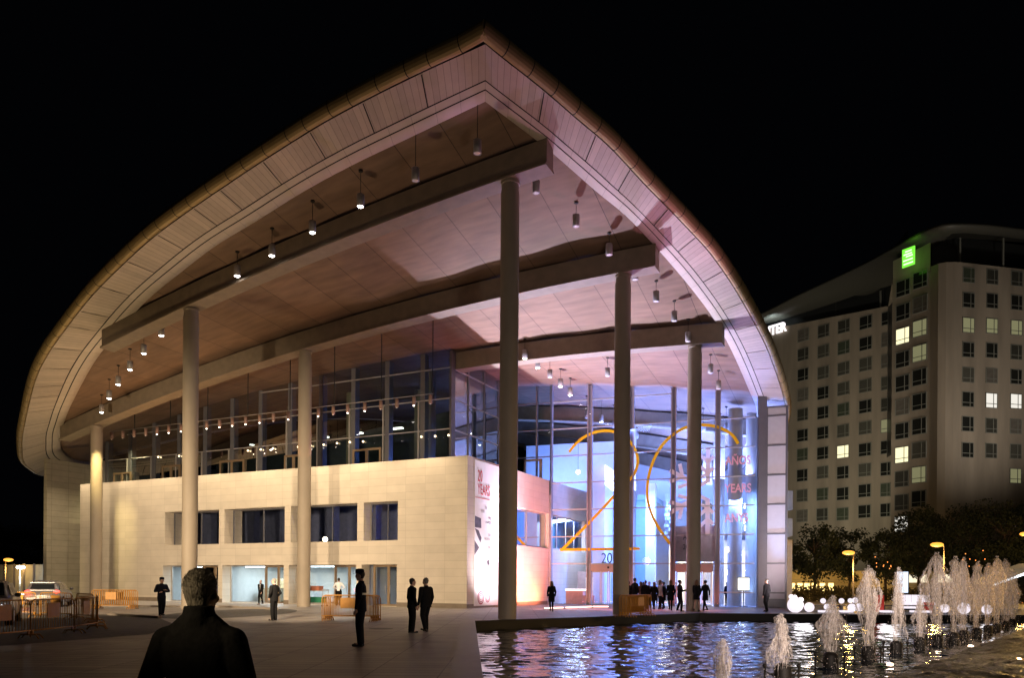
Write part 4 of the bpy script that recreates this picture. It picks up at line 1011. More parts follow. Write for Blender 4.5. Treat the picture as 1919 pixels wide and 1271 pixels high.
# sweeping roof: front edge traced in space, back edge further away
FE = [(1400,603,126),(1440,586,123.5),(1490,560,119.5),(1558,528,114),(1620,498,107.5),(1671,470,101.5),(1715,446,97),(1751,430,94.2),(1784,424,93),(1850,426,93.5),(1919,434,95.5),(2010,444,98.5)]
Ff = catmull([at(*p) for p in FE], 60)
BE = [(1400,612,131),(1440,606,128.5),(1490,592,125),(1558,570,120),(1620,548,114.5),(1671,534,109),(1715,505,104),(1751,470,100.5),(1784,448,99.5),(1850,448,100),(1919,455,102),(2010,462,105)]
Fb = catmull([at(*p) for p in BE], 60)
mb = MB(wid)
for i in range(59):
    a, b, c, d = Ff[i], Ff[i+1], Fb[i+1], Fb[i]; mb.face([a, b, c, d], sm=True)
    up = Vector((0, 0, .45)); mb.face([a, a+up, b+up, b], sm=True); mb.face([a+up, Fb[i]+up*2+Vector((0, 12, 0)), Fb[i+1]+up*2+Vector((0, 12, 0)), b+up], sm=True)
mb.build('roof', mat('hotel_roof_metal', (.085, .085, .07), .5, .2, noise=.05), hotel)
# windows
HC = [M_hc, mat('hotel_curtain_dark', (.05, .05, .04), .4, noise=.2, nscale=2), mat('hotel_curtain_green', (.06, .075, .05), .4, noise=.2, nscale=2), mat('hotel_curtain_light', (.13, .12, .10), .5, noise=.2, nscale=2)]
WPROTO = {}
def hwin(p, d, w_, h_, kind):
    key = (round(w_, 2), round(h_, 2))
    if key not in WPROTO:
        f = MB(); t = .08
        f.box((-w_/2, -.06, 0), (w_/2, .1, t)); f.box((-w_/2, -.06, h_-t), (w_/2, .1, h_)); f.box((-w_/2, -.06, t), (-w_/2+t, .1, h_-t)); f.box((w_/2-t, -.06, t), (w_/2, .1, h_-t))
        f.box((w_*.14, -.06, t), (w_*.14+.09, .1, h_-t)); f.box((-w_/2+t, -.06, h_*.27), (w_*.14, .1, h_*.27+.08)); f.box((w_*.14+.09, -.06, h_*.27), (w_/2-t, .1, h_*.27+.08))
        fo = f.build('window', M_hfr); C.objects.unlink(fo)
        g = MB(); g.box((-w_/2+.02, -.03, .02), (w_/2-.02, .0, h_-.02)); 
        g2 = g.build('pane', M_hg); C.objects.unlink(g2); WPROTO[key] = (fo, g2)
    fo, go = WPROTO[key]; o = fo.copy(); C.objects.link(o); o.name = 'window'; o.location = p-hotel.location; o.rotation_euler = (0, 0, math.atan2(d.y, d.x)); o.parent = hotel
    pn = go.copy(); pn.name = 'pane'; C.objects.link(pn); pn.parent = o
    if kind != 'd':
        mk = {'c': random.choice(HC), 'l': M_hl, 'm': M_hl2, 'p': M_hl3}[kind]
        kk = (key, mk.name)
        if kk not in WPROTO: me = go.data.copy(); me.materials.clear(); me.materials.append(mk); WPROTO[kk] = me
        pn.data = WPROTO[kk]
random.seed(11)
def kind(): return random.choice('dddccc')
lit = {}
LW = [(1505, [625,661,699,737,774,813,849,888,926,964], 11), (1543, [617,655,695,733,770,808,846,882,923,961], 11), (1581, [608,648,687,725,764,804,843,882,922,960], 11.4), (1622, [600,640,679,719,758,798,839,877,916,955], 11.6), (1661, [592,632,672,714,754,794,834,875,914,952], 11.8)]
wd = (A1-A0).normalized()
for c, (px, ys, _) in enumerate(LW):
    for r, py in enumerate(ys):
        y = online(px, A0, A1, 0).y; p = online(px, A0, A1, hz(py, y)-.95) + Vector((wd.y, -wd.x, 0))*.06
        k = kind()
        if (c, r) in ((2, 6),): k = 'l'
        elif (c, r) == (4, 5): k = 'm'
        elif (c, r) in ((4, 8), (0, 8)): k = 'c'
        hwin(p, wd, 1.95 if c < 4 else 1.5, 1.95, k)
hwin(wingpt(1450, hz(648, ywing(1450))-.95), wd, 1.6, 1.9, 'l')
md = (B1-B0).normalized()
for c, (px, ys) in enumerate(((1691, [535,580,625,669,714,758,803,848,893,937,978]), (1723, [519,565,610,657,702,748,794,839,885,930]))):
    for r, py in enumerate(ys):
        y = online(px, B0, B1, 0).y; k = kind()
        if (c, r) in ((0, 2), (0, 7)): k = 'l'
        elif (c, r) in ((1, 2), (1, 3), (1, 8)): k = 'm'
        elif (c, r) == (0, 10): k = 'p'
        hwin(P2(px, y-.08)+Vector((0, 0, hz(py, y)-1.05)), md, 1.9, 2.1, k)
rd = (B2-arc[-1]).normalized()
for c, (px, ys) in enumerate(((1814, [510,557,604,650,697,743,789,838]), (1858, [513,558,605,651,698,745,792,839]), (1904, [516,561,608,654,700,746,793,840,886]), (1950, [519,564,611,657,703,749,796,843,888]))):
    for r, py in enumerate(ys):
        y = online(px, arc[-1], B2, 0).y; k = kind()
        if r == 2 and c < 3: k = 'm'
        if (c, r) in ((1, 5), (2, 5)): k = 'p'
        if (c, r) == (2, 8): k = 'm'
        hwin(P2(px, y-.03)+Vector((0, 0, hz(py, y)-.95)), rd, 1.75, 1.9, k)
hwin(wingpt(1497, hz(1003, ywing(1497))-1), wd, 1.9, 1.9, 'l')
# green sign: plain bright green square with pale bars
sy = 97.6; p = at(1704, 482, sy)
def HSg(a, d, z): q = p+md*a+Vector((md.y, -md.x, 0))*(-d if False else d); return Vector((q.x, q.y, p.z+z))
mb = MB(HSg)
mb.box((-.8, .0, -1.15), (.8, .18, 1.15)); sg = mb.build('sign', emis('green_sign_glow', (.22, .95, .06), 1.1), hotel)
mb = MB(HSg)
for z, w0, w1 in ((.75, -.4, .45), (.4, -.6, .5), (.1, -.3, .6), (-.35, -.65, .6), (-.8, -.6, .65)): mb.box((w0, .18, z-.1), (w1, .21, z+.07))
mb.build('lettering', emis('sign_white_glow', (.85, 1, .75), 1.3), sg)
lamp('green_sign_light', 'SPOT', HSg(0, 1.3, .6), HSg(0, .6, 5), 170, (.3, 1, .05), .3, 110, .9)
q = at(1474, 610, ywing(1474)-.8); td = (A1-A0).normalized(); 
t_ = text('lettering', 'CENTER', 2.1, emis('white_letter_glow', (1, .93, .97), 1.7), (0, 0, 0), td, None, sx=.82, bold=.05, ext=.12)
wdt = t_.dimensions.x; bpy.context.view_layer.update(); wdt = t_.dimensions.x
t_.matrix_basis = Matrix.Translation(Vector((q.x, q.y, q.z-.8))-td*wdt) @ t_.matrix_basis; t_.parent = hotel; t_.matrix_parent_inverse = hotel.matrix_basis.inverted()
lamp('letter_glow', 'SPOT', at(1445, 612, ywing(1445)-3), at(1450, 590, ywing(1445)-1), 700, (.8, .95, 1), .4, 100, .9)
# general street light on the hotel front
lamp('hotel_flood', 'SPOT', (30, 84, 7), (38, 118, 26), 17000, (1, .87, .72), 1.5, 90, .9)
lamp('hotel_flood', 'SPOT', (60, 74, 12), (56, 97, 30), 11000, (1, .87, .76), 1.5, 80, .9)
lamp('hotel_foot_light', 'SPOT', (45, 100, 3), (41, 112, 12), 4000, (1, .9, .6), .5, 130, .9)

# ================================================================== TREES
M_leaf = mat('leaves', (.04, .05, .02), .8, noise=.35, nscale=1.5); M_bark = mat('bark', (.10, .07, .045), .9, bump=.6, nscale=8)
def tree_proto(seed, H, R, nleaf, trunk_h, name='tree', lab='x', cat='tree', squash=.8):
    rnd = random.Random(seed); t = thing(name, lab, cat)
    mb = MB(); path = [(0, 0, -.1)]
    for k in range(1, 7): path.append((rnd.uniform(-.12, .12)*k*.5, rnd.uniform(-.12, .12)*k*.5, H*.75*k/6))
    mb.tube(path, [H*.022*(1-.12*k) for k in range(7)], 9)
    tips = []
    for k in range(11):
        f = rnd.uniform(.35, .95); b = Vector(path[min(6, int(f*6))]); a = rnd.uniform(0, 2*PI); e = b+Vector((math.cos(a)*R*rnd.uniform(.4, .8), math.sin(a)*R*rnd.uniform(.4, .8), H*rnd.uniform(.08, .28)))
        m_ = b.lerp(e, .5)+Vector((0, 0, H*.03)); mb.tube([b, m_, e], [H*.009, H*.006, H*.002], 6); tips.append(e)
    mb.build('trunk', M_bark, t)
    mb = MB(); cl = []
    for k in range(34):
        a = rnd.uniform(0, 2*PI); zz = rnd.uniform(-1, 1); rr = math.sqrt(max(0, 1-zz*zz))*rnd.uniform(.55, 1.0)
        cl.append((Vector((math.cos(a)*rr*R*.85, math.sin(a)*rr*R*.85, trunk_h+(H-trunk_h)*(.5+.45*zz*rnd.uniform(.7, 1)))), R*rnd.uniform(.18, .38)))
    for k in range(nleaf):
        c, r = cl[rnd.randrange(len(cl))]; d = Vector((rnd.gauss(0, 1), rnd.gauss(0, 1), rnd.gauss(0, .8))); d = d.normalized()*r*rnd.random()**.4
        p = c+d; s_ = rnd.uniform(.10, .22); n_ = Vector((rnd.gauss(0, 1), rnd.gauss(0, 1), rnd.gauss(0, 1))).normalized(); a = n_.orthogonal().normalized()*s_; b = n_.cross(a).normalized()*s_*.6
        mb.face([p-a, p-b, p+a, p+b])
    mb.build('crown', M_leaf, t, weld=False); return t
TA = tree_proto(1, 9, 3.1, 5200, 2.0); TB = tree_proto(2, 10, 3.4, 5200, 2.2); TC = tree_proto(3, 13, 5.2, 7500, 2.4)
first = {id(TA): 1, id(TB): 1, id(TC): 1}
def put_tree(src, px, y, s, rz, lab, grp='trees before the hotel'):
    o = src if first[id(src)] else copy_tree(src); first[id(src)] = 0
    o.location = (ray(px, 1093)[0]*y, y, 0); o.rotation_euler = (0, 0, rz); o.scale = (s, s, s); o['label'] = lab; o['group'] = grp
put_tree(TA, 1527, 74, .86, 0, 'dark leafy tree nearest the frosted end of the hall')
put_tree(TB, 1592, 84, .80, 1, 'dark round tree directly behind the first street lamp')
put_tree(TA, 1660, 78, .84, 2, 'dark tree between the two orange street lamps')
put_tree(TB, 1722, 82, 1.02, 3, 'tall pointed dark tree just left of the second street lamp')
put_tree(TC, 1800, 80, .80, 0, 'broad dark tree right behind the second street lamp')
put_tree(TC, 1880, 76, .80, 2.5, 'broad dark tree before the right end of the hotel')
put_tree(TC, 1960, 78, .86, 4, 'broad dark tree cut by the right edge of the photo')
for i, (px, y, s) in enumerate(((8, 150, .95), (40, 160, 1.0), (72, 155, .95), (-30, 150, 1.1))):
    put_tree(TC, px, y, s, i, ['leftmost big dark tree beyond the boundary wall', 'dark tree beyond the wall above the white wall lamp', 'dark tree beyond the wall beside the tall stone end', 'dark tree at the far left edge beyond the wall'][i], 'trees beyond the boundary wall')
# hedge and shrubs under the trees
M_hedge = mat('hedge_leaves', (.10, .08, .03), .7, noise=.4, nscale=3)
def hedge(p0, p1, h, d, seed, lab):
    rnd = random.Random(seed); mb = MB(); L = (p1-p0).length; u = (p1-p0).normalized(); n_ = Vector((-u.y, u.x, 0))
    for k in range(int(L*h*260)):
        p = p0+u*rnd.uniform(0, L)+n_*rnd.uniform(-d, d)/2+Vector((0, 0, rnd.uniform(.02, h)*(1+.15*math.sin(rnd.random()*9)))); s_ = rnd.uniform(.05, .12)
        a = Vector((rnd.gauss(0, 1), rnd.gauss(0, 1), rnd.gauss(0, 1))).normalized(); b = a.orthogonal().normalized()*s_; a = a*s_; mb.face([p-a, p-b, p+a, p+b])
    for k in range(int(L*2)): q = p0+u*rnd.uniform(0, L); mb.tube([q, q+Vector((0, 0, h*.7))], .02, 4)
    tag(mb.build('hedge', M_hedge, weld=False, origin=p0), lab, 'hedge')
hedge(gnd(1484, 1128)*1, gnd(1600, 1127), 1.3, 1.5, 1, 'gold-lit clipped hedge behind the white globes, left stretch')
hedge(gnd(1605, 1127)*1, gnd(1760, 1127), 1.2, 1.2, 2, 'dim hedge between the two lamp posts behind the jets')
hedge(gnd(1765, 1128)*1, gnd(1960, 1130), 1.5, 1.2, 3, 'gold-lit hedge at the right edge behind the last jets')

# ================================================================== STREET LAMPS
M_pole = mat('lamp_post_paint', (.35, .30, .22), .5, .3); M_sod = emis('sodium_lamp', (1, .40, .05), 1.9); M_wl = emis('white_lamp', (.85, .95, 1), 40)
def street_lamp(px, py, hx, y, lab, m=M_sod, power=900, col=(1, .55, .15), size=1.):
    p = Vector((ray(px, py)[0]*y, y, 0)); z = at(px, py, y).z; dx = at(hx, py, y).x-p.x
    t = thing('street_lamp', lab, 'street lamp', p, 0, 'street lamps')
    mb = MB(); mb.tube([(0, 0, 0), (0, 0, 1.0), (0, 0, z)], [.09, .07, .05], 10); mb.build('pole', M_pole, t)
    mb = MB(); mb.tube([(0, 0, z-.15), (dx*.5, -.1, z+.12), (dx, -.2, z+.14)], .035, 8); mb.build('arm', M_pole, t)
    mb = MB(); mb.ball((dx, -.2, z+.16), .34*size, 14, 8, sc=(1, .5, .18)); mb.build('head', M_dark, t)
    mb = MB(); mb.ball((dx, -.26, z-.0), .44*size, 14, 8, sc=(1.15, .7, .42)); mb.build('bulb', m, t)
    lamp('street_light', 'POINT', p+Vector((dx, -.3, z-.95)), None, power, col, .2)
street_lamp(1600, 1037, 1588, 62, 'orange street lamp with its pole behind the jets, left of the two on the right', power=420)
street_lamp(1770, 1022, 1753, 60, 'orange street lamp with its pole above the tallest jets', power=480)
street_lamp(1935, 1002, 1919, 66, 'orange street lamp head just at the right edge of the photo', power=300)
street_lamp(11, 1050, 19, 90, 'orange street lamp at the left edge above the boundary wall', power=300, size=1.1)
street_lamp(38, 1064, 42, 85, 'white lamp on a short post before the boundary wall', M_wl, 700, (.85, .95, 1), .9)
# boundary wall at the far left
bw = thing('boundary_wall', 'long grey panelled boundary wall behind the parked car', 'wall', (-62, 95, 0))
mb = MB(wid); a, b = at(-60, 1062, 96), at(84, 1068, 90); mb.loft([[(a.x, a.y, 0), (a.x, a.y, 3.3), (a.x, a.y+.3, 3.3), (a.x, a.y+.3, 0)], [(b.x, b.y, 0), (b.x, b.y, 3.3), (b.x, b.y+.3, 3.3), (b.x, b.y+.3, 0)]], sm=False)
mb.build('wall', mat('grey_wall_panel', (.34, .35, .30), .7), bw)
for k in range(9):
    p = a.lerp(b, k/8); mb = MB(wid); mb.box((p.x-.12, p.y-.12, 0), (p.x+.12, p.y, 3.4)); mb.build('post', M_frame, bw)
# low lit building strip and small lights beyond the hedge on the right
lw = thing('lit_terrace_front', 'low gold-lit terrace front with a row of small windows behind the trees', 'terrace front', (38, 88, 0))
mb = MB(wid); a, b = at(1478, 1100, 90), at(1780, 1100, 88); mb.loft([[(a.x, a.y, 0), (a.x, a.y, 3.2), (a.x, a.y+.4, 3.2), (a.x, a.y+.4, 0)], [(b.x, b.y, 0), (b.x, b.y, 3.2), (b.x, b.y+.4, 3.2), (b.x, b.y+.4, 0)]], sm=False); mb.build('wall', mat('ochre_wall', (.42, .33, .18), .7), lw)
M_gw = emis('gold_window', (1, .72, .25), 3.0); M_cw = emis('cool_window', (.75, .9, 1), 2.2)
for k, px in enumerate((1484,1498,1511,1525,1540,1556,1685,1700,1712,1728,1765,1775)):
    p = at(px, 1101 if px < 1600 else 1085, 88 if px < 1600 else 86.5); mb = MB(wid); wdh = .28 if px < 1600 else .5; mb.box((p.x-wdh, p.y-.3, p.z-.45), (p.x+wdh, p.y-.22, p.z+.45)); mb.build('window', M_gw if px < 1680 else MC.get('pale_win') or emis('pale_win', (1, .85, .6), 1.2), lw)
for r in range(3):
    mb = MB(wid); z = 1.1+.8*r; mb.tube([(a.x, a.y-1.5, z*.8), (b.x, b.y-1.5, z*.8)], .04, 5); mb.build('rail', M_pole, lw)
scn = thing('lit_screen', 'small bluish white lit poster screen seen between two jets', 'screen', at(1692, 1125, 70)*1)
p = at(1692, 1092, 70); scn.location = (p.x, p.y, 0); mb = MB(); mb.box((-.5, 0, p.z-.95), (.5, .1, p.z+.95)); mb.build('panel', emis('poster_glow', (.65, .8, 1), 1.6), scn)
mb = MB(); mb.box((-.58, .02, 0), (-.5, .12, p.z+1.0)); mb.box((.5, .02, 0), (.58, .12, p.z+1.0)); mb.build('frame', M_dark, scn)
# white tent canopy at the right edge
tent = thing('tent_canopy', 'white pointed tent canopy with a light bar at the right edge', 'canopy', at(1915, 1120, 58)*1)
tent.location = (tent.location.x, 58, 0); zt0 = at(1880, 1104, 58).z; mb = MB()
ap = Vector((-.8, 2, at(1900, 1072, 58).z)); cs = [Vector((-2.2, 0, zt0+.3)), Vector((2.4, 0, zt0+2)), Vector((2.4, 4, zt0+2)), Vector((-2.2, 4, zt0+.3))]
for i in range(4): mb.face([cs[i], cs[(i+1) % 4], ap])
mb.build('canvas', mat('tent_canvas', (.6, .6, .55), .7, emit=(.8, .85, .7), estr=.04), tent)  # faint glow put into the canvas itself, which is no lamp
mb = MB(); mb.obox((.1, -.06, zt0+1.1), (4.9, .1, .14), 0, tilt=Matrix.Rotation(-math.atan2(1.7, 4.6), 3, 'Y')); mb.build('light_bar', emis('canopy_tube', (.9, .95, 1), 4), tent)
for x in (-2.1, 2.3): mb = MB(); mb.tube([(x, 0, 0), (x, 0, zt0+(.3 if x < 0 else 2))], .05, 8); mb.build('leg', M_palef, tent)
for i, (px, py) in enumerate(((1655,1060),(1830,1047),(1912,1120))):
    p = at(px, py, 72); t = thing('string_light', ['small warm string of lights in the tree between the lamps', 'small warm string of lights in the tree above the right jets', 'small warm lights at the right edge beside the tent'][i], 'string light', p, 0, 'strings of warm lights in the trees')
    rnd = random.Random(i); pts = [Vector((rnd.uniform(-1.2, 1.2), rnd.uniform(-.3, .3), rnd.uniform(-.8, .8))) for _ in range(9)]
    mb = MB(); mb.tube(pts, .008, 4); mb.build('wire', M_dark, t)
    mb = MB(); [mb.ball(q, .05, 6, 4) for q in pts]; mb.build('bulbs', emis('fairy_bulb', (1, .30, .06), 2.5), t)
for x, y in ((30, 66), (36, 72), (44, 66)): lamp('shrub_light', 'POINT', (x, y, 1.6), None, 120, (1, .6, .15), .3)
for x in (33, 41): lamp('facade_gold', 'POINT', (x, 85.5, 2.6), None, 400, (1, .62, .2), .3)

# ================================================================== GLOWING GLOBES AND SEATS ON THE DECK
M_glow = emis('globe_glow', (1, .90, 1), 1.02)
globs = [(1491,1138,16,'largest glowing white globe, at the foot of the cluster by the frosted wall'),(1517,1139,10,'medium glowing globe on the floor right of the largest one'),(1501,1125,5.5,'small glowing globe resting above the gap beside the largest one'),(1490,1119.5,4.5,'small glowing globe on top of the largest one, right of two'),(1483,1119,5,'small glowing globe on top of the largest one, left of two'),
 (1543,1127,5.5,'small glowing globe on the bench left of the short jet'),(1550,1138,6,'glowing globe on the floor partly behind the short jet'),(1577.5,1127,5.5,'small glowing globe on the bench right of the short jet'),(1594,1126.5,5,'left of two touching small globes on the bench before the tall hazy jet'),(1603,1126,6,'right of two touching small globes on the bench before the tall hazy jet'),(1597,1140,8.5,'glowing globe on the floor under the two touching ones'),(1611,1139,8.5,'glowing globe on the floor just left of the tall hazy jet'),
 (1771,1141,9,'glowing globe half hidden behind the widest jet'),(1807,1142,12,'big glowing globe seen between two right-hand jets'),(1850,1143,10,'glowing globe seen through the last jets at the right')]
for px, py, r, lab in globs:
    y = 42.5; s_ = F/y; R_ = r/s_*.92; p = at(px, py, y+.3*random.random()); z = max(R_, p.z)
    t = thing('light_globe', lab, 'globe', (p.x, p.y, z-R_), 0, 'glowing white globes on the deck')
    mb = MB(); mb.ball((0, 0, R_), R_, 24, 16); mb.build('globe', M_glow, t); mb = MB(); mb.lathe([(R_*.35, -.005), (R_*.35, .03)], n=12); mb.build('base', M_white, t)
M_deck = mat('deck_block', (.10, .08, .06), .6)
for i, (x0, x1, y0) in enumerate(((1483,1570,43.4),(1575,1640,43.4),(1650,1760,44.4),(1765,1880,44.4))):
    a, b = at(x0, 1130, y0), at(x1, 1130, y0); t = thing('bench', ['long dark bench behind the left globe cluster','long dark bench behind the middle globes','long dark bench behind the red panels','long dark bench behind the right globes'][i], 'bench', ((a.x+b.x)/2, y0, 0), 0, 'dark benches on the deck')
    L = b.x-a.x; mb = MB(); mb.box((-L/2, 0, .36), (L/2, .5, .42)); mb.build('seat', M_deck, t)
    for k in (-1, 1): mb = MB(); mb.box((k*L*.42-.05, .05, 0), (k*L*.42+.05, .45, .36)); mb.build('leg', M_deck, t)
for i, (px0, px1, yy) in enumerate(((1537,1560,41.8),(1576,1594,41.8),(1653,1670,42),(1710,1738,42))):
    a, b = gnd(px0, 1149.5), gnd(px1, 1149.5); t = thing('light_slab', ['flat glowing white slab on the deck left of the short jet','flat glowing white slab on the deck right of the short jet','flat glowing white slab beside the red panels','flat glowing white slab under the striped lit seat'][i], 'light slab', ((a.x+b.x)/2, a.y, 0), 0, 'flat glowing slabs on the deck')
    mb = MB(); mb.box((-(b.x-a.x)/2, -.3, .03), ((b.x-a.x)/2, .3, .14)); mb.build('slab', M_glow, t); mb = MB(); mb.box((-(b.x-a.x)/2+.1, -.2, 0), ((b.x-a.x)/2-.1, .2, .03)); mb.build('base', M_dark, t)
a = gnd(1726, 1148); st = thing('lounge_chair', 'striped glowing white lounge seat behind the widest jet', 'seat', a)
for k in range(5): mb = MB(); mb.box((-.9+k*.37, 0, .2), (-.9+k*.37+.28, .7, .55)); mb.box((-.9+k*.37, .6, .55), (-.9+k*.37+.28, .75, 1.0)); mb.build('segment', M_glow, st)
mb = MB(); mb.box((-.95, -.02, .1), (.98, .8, .2)); mb.build('base', M_dark, st)
M_redp = mat('red_panel', (.5, .03, .02), .5, emit=(.8, .05, .02), estr=.12)  # weak red glow put into the panel surface itself
for i, px in enumerate((1648, 1742)):
    a = gnd(px, 1149); t = thing('red_panel', ['red upright panel just right of the tall hazy jet', 'red upright panel right of the widest jet'][i], 'panel', a, 0, 'red panels on the deck'); mb = MB(); mb.box((-.28, 0, 0), (.28, .1, 1.0 if i == 0 else .6)); mb.build('board', M_redp, t); mb = MB(); mb.box((-.34, -.1, 0), (.34, .2, .04)); mb.build('foot', M_dark, t)
for x, y in ((15.5, 41), (20, 41), (25.5, 41)): lamp('globe_light', 'POINT', (x, y, .8), None, 45, (1, .95, 1), .5)

# ================================================================== FOUNTAIN
def jet_mat():
    m = bpy.data.materials.new('falling_water'); m.use_nodes = True; N, L = nodes(m); b = N['Principled BSDF']; out = N['Material Output']
    b.inputs['Base Color'].default_value = (.86, .80, .76, 1); b.inputs['Roughness'].default_value = .35; b.inputs['Specular IOR Level'].default_value = .6
    tc = N.new('ShaderNodeTexCoord'); mp = N.new('ShaderNodeMapping'); mp.inputs['Scale'].default_value = (22, 22, 3.2); L.new(tc.outputs['Object'], mp.inputs[0])
    nt = N.new('ShaderNodeTexNoise'); nt.inputs['Scale'].default_value = 1.6; nt.inputs['Detail'].default_value = 5; L.new(mp.outputs[0], nt.inputs['Vector'])
    bp = N.new('ShaderNodeBump'); bp.inputs['Strength'].default_value = .9; bp.inputs['Distance'].default_value = .05; L.new(nt.outputs[0], bp.inputs['Height']); L.new(bp.outputs[0], b.inputs['Normal'])
    tr = N.new('ShaderNodeBsdfTransparent'); tl = N.new('ShaderNodeBsdfTranslucent'); tl.inputs[0].default_value = (.9, .84, .8, 1)
    m1 = N.new('ShaderNodeMixShader'); m1.inputs[0].default_value = .45; L.new(b.outputs[0], m1.inputs[1]); L.new(tl.outputs[0], m1.inputs[2])
    mr = N.new('ShaderNodeMapRange'); mr.inputs['From Min'].default_value = .38; mr.inputs['From Max'].default_value = .66; mr.inputs['To Min'].default_value = .99; mr.inputs['To Max'].default_value = .45; L.new(nt.outputs[0], mr.inputs['Value'])
    m2 = N.new('ShaderNodeMixShader'); L.new(mr.outputs[0], m2.inputs[0]); L.new(m1.outputs[0], m2.inputs[1]); L.new(tr.outputs[0], m2.inputs[2]); L.new(m2.outputs[0], out.inputs[0]); return m
M_jet = jet_mat(); M_core = M_jet
M_noz = mat('nozzle_casing', (.006, .005, .004), .6, 0, spec=.15)
def jet(p, H, W_, seed, lab, lean=0.):
    rnd = random.Random(seed); t = thing('fountain_jet', lab, 'water jet', p, 0, 'jets of the fountain row')
    # rising core
    mb = MB(); n = 12; rings = []
    z0 = .34
    for k in range(25):
        f = k/24; z = z0+(H-z0)*f; r = (.055+.03*f+.05*math.sin(f*7+seed)**2*f)*W_; cx, cy = lean*f*f*H+.03*math.sin(f*9+seed), .02*math.sin(f*7)
        if k == 24: r *= .3
        rings.append([(cx+r*math.cos(2*PI*j/n)*rnd.uniform(.7, 1.3), cy+r*math.sin(2*PI*j/n)*rnd.uniform(.7, 1.3), z+rnd.uniform(-.02, .02)) for j in range(n)])
    mb.loft(rings); mb.build('rising_column', M_core, t, weld=False)
    # falling veil: ragged sheets and threads peeling off the crown
    mb = MB()
    def prof(f): # radius of the veil against the drop from the top (0) to the pool (1)
        return (.05+.30*min(1, f*2.6)**.8*(1+.25*math.sin(f*7+seed*1.7))-.20*max(0, f-.42))*W_*.55
    for s_ in range(70):
        a = rnd.uniform(0, 2*PI); wd_ = rnd.uniform(.2, .7); f0 = rnd.uniform(0, .45)**1.1; f1 = min(.9, f0+rnd.uniform(.12, .5)); n2 = 10; k0 = rnd.uniform(.45, 1.15); cols = []
        for k in range(n2+1):
            f = f0+(f1-f0)*k/n2; z = .0+H*(1-f); r = prof(f)*k0*(1+.32*math.sin(2*a+seed*2.1+f*4)+.18*math.sin(3*a-seed+f*9)); row = []; taper = 1-.55*abs(2*k/n2-1)**2
            for j in range(5):
                aa = a+(j/4-.5)*wd_*taper; rr = r*(1+rnd.uniform(-.13, .13)); row.append((lean*H+rr*math.cos(aa), rr*math.sin(aa), z+rnd.uniform(-.04, .04)))
            cols.append(row)
        for k in range(n2):
            for j in range(4): mb.face([cols[k][j], cols[k][j+1], cols[k+1][j+1], cols[k+1][j]], sm=True)
    for k in range(380):   # thin falling threads
        a = rnd.uniform(0, 2*PI); f = rnd.random()**.8; R_ = prof(f)*rnd.uniform(.4, 1.5)*(1+.32*math.sin(2*a+seed*2.1+f*4)); z = H*(1-f*.97); x, y = lean*H+R_*math.cos(a), R_*math.sin(a); l = rnd.uniform(.04, .20); wq = rnd.uniform(.002, .006)
        d = Vector((-math.sin(a), math.cos(a), 0))*wq; q = Vector((x, y, z)); mb.face([q-d, q+d, q+d*.5-Vector((0, 0, l)), q-d*.5-Vector((0, 0, l))])
    for k in range(200):
        a = rnd.uniform(0, 2*PI); f = rnd.random()**1.5*.9; R_ = prof(f)*rnd.uniform(.4, 1.4); z = H*(1.03-f); mb.ball((lean*H+R_*math.cos(a), R_*math.sin(a), z), rnd.uniform(.006, .022), 5, 4)
    for k in range(170):
        a = rnd.uniform(0, 2*PI); R_ = rnd.uniform(.1, .6); z = .02+rnd.random()**2.5*.5; mb.ball((lean*H+R_*math.cos(a), R_*math.sin(a), z), rnd.uniform(.004, .014), 5, 4)
    mb.build('falling_water', M_jet, t, weld=False)
def nozzle(p, lab):
    t = thing('fountain_nozzle', lab, 'nozzle', p, 0, 'nozzles of the fountain row')
    mb = MB(); mb.lathe([(.15, -.12), (.17, .02), (.17, .27), (.14, .33), (.09, .36), (.05, .37)], n=16); mb.build('casing', M_noz, t)
    for s_ in (-1, 1): mb = MB(); mb.tube([(s_*.34, .05, -.12), (s_*.34, .05, .30)], .022, 7); mb.tube([(s_*.34, .05, .2), (s_*.17, 0, .1)], .014, 6); mb.ball((s_*.34, .05, .31), .045, 8, 6); mb.build('side_spout', M_noz, t)
# base pixels on the water, top pixels, widths
jets = [(1354,1318,1203,.75),(1467,1278,1155,.95),(1557,1252,1120,1.05),(1628,1238,1066,1.15),(1680,1226,1069,1.0),(1724,1217,1115,.7),(1757,1211,1041,1.45),(1787,1206,1048,1.0),(1806,1201,1050,1.1),(1831,1195,1057,1.15),(1852,1189,1060,1.1),(1868,1185,1047,1.25),(1884,1179,1052,1.2),(1897,1174,1070,1.1)]
for i, (px, py, ty, wf) in enumerate(jets):
    p = gnd(px, py, WZ); top = at(px, ty, p.y).z-WZ
    jet(p, top, wf*(p.y/19 if p.y > 19 else 1)**.5, i+1, ('short ' if top < 1.5 else 'tall ')+'jet of falling water, %s from the left of the fountain row' % ORD[i], lean=[.0, -.03, .03, .0, .02, .0, -.01, .02, 0, .01, 0, 0, 0, 0][i])
    nozzle(p, 'dark round nozzle in the pool, %s from the left of the fountain row' % ORD[i])
lamp('jet_light', 'SPOT', (6.0, 9, 1.4), (9.5, 20, 1), 4200, (1, .80, .68), .4, 140, .9)
lamp('jet_light', 'SPOT', (10, 14, 3.5), (15, 25, 1.2), 4200, (1, .80, .68), .4, 90, .9)
lamp('jet_light', 'SPOT', (31, 30, 4.5), (19, 30, 1), 5000, (1, .58, .20), .4, 70, .9)
for i in (1, 3, 5, 7): 
    p = gnd(jets[i][0], jets[i][1], WZ); lamp('nozzle_light', 'POINT', p+Vector((.3, -.5, .15)), None, 5, (1, .72, .5), .08)
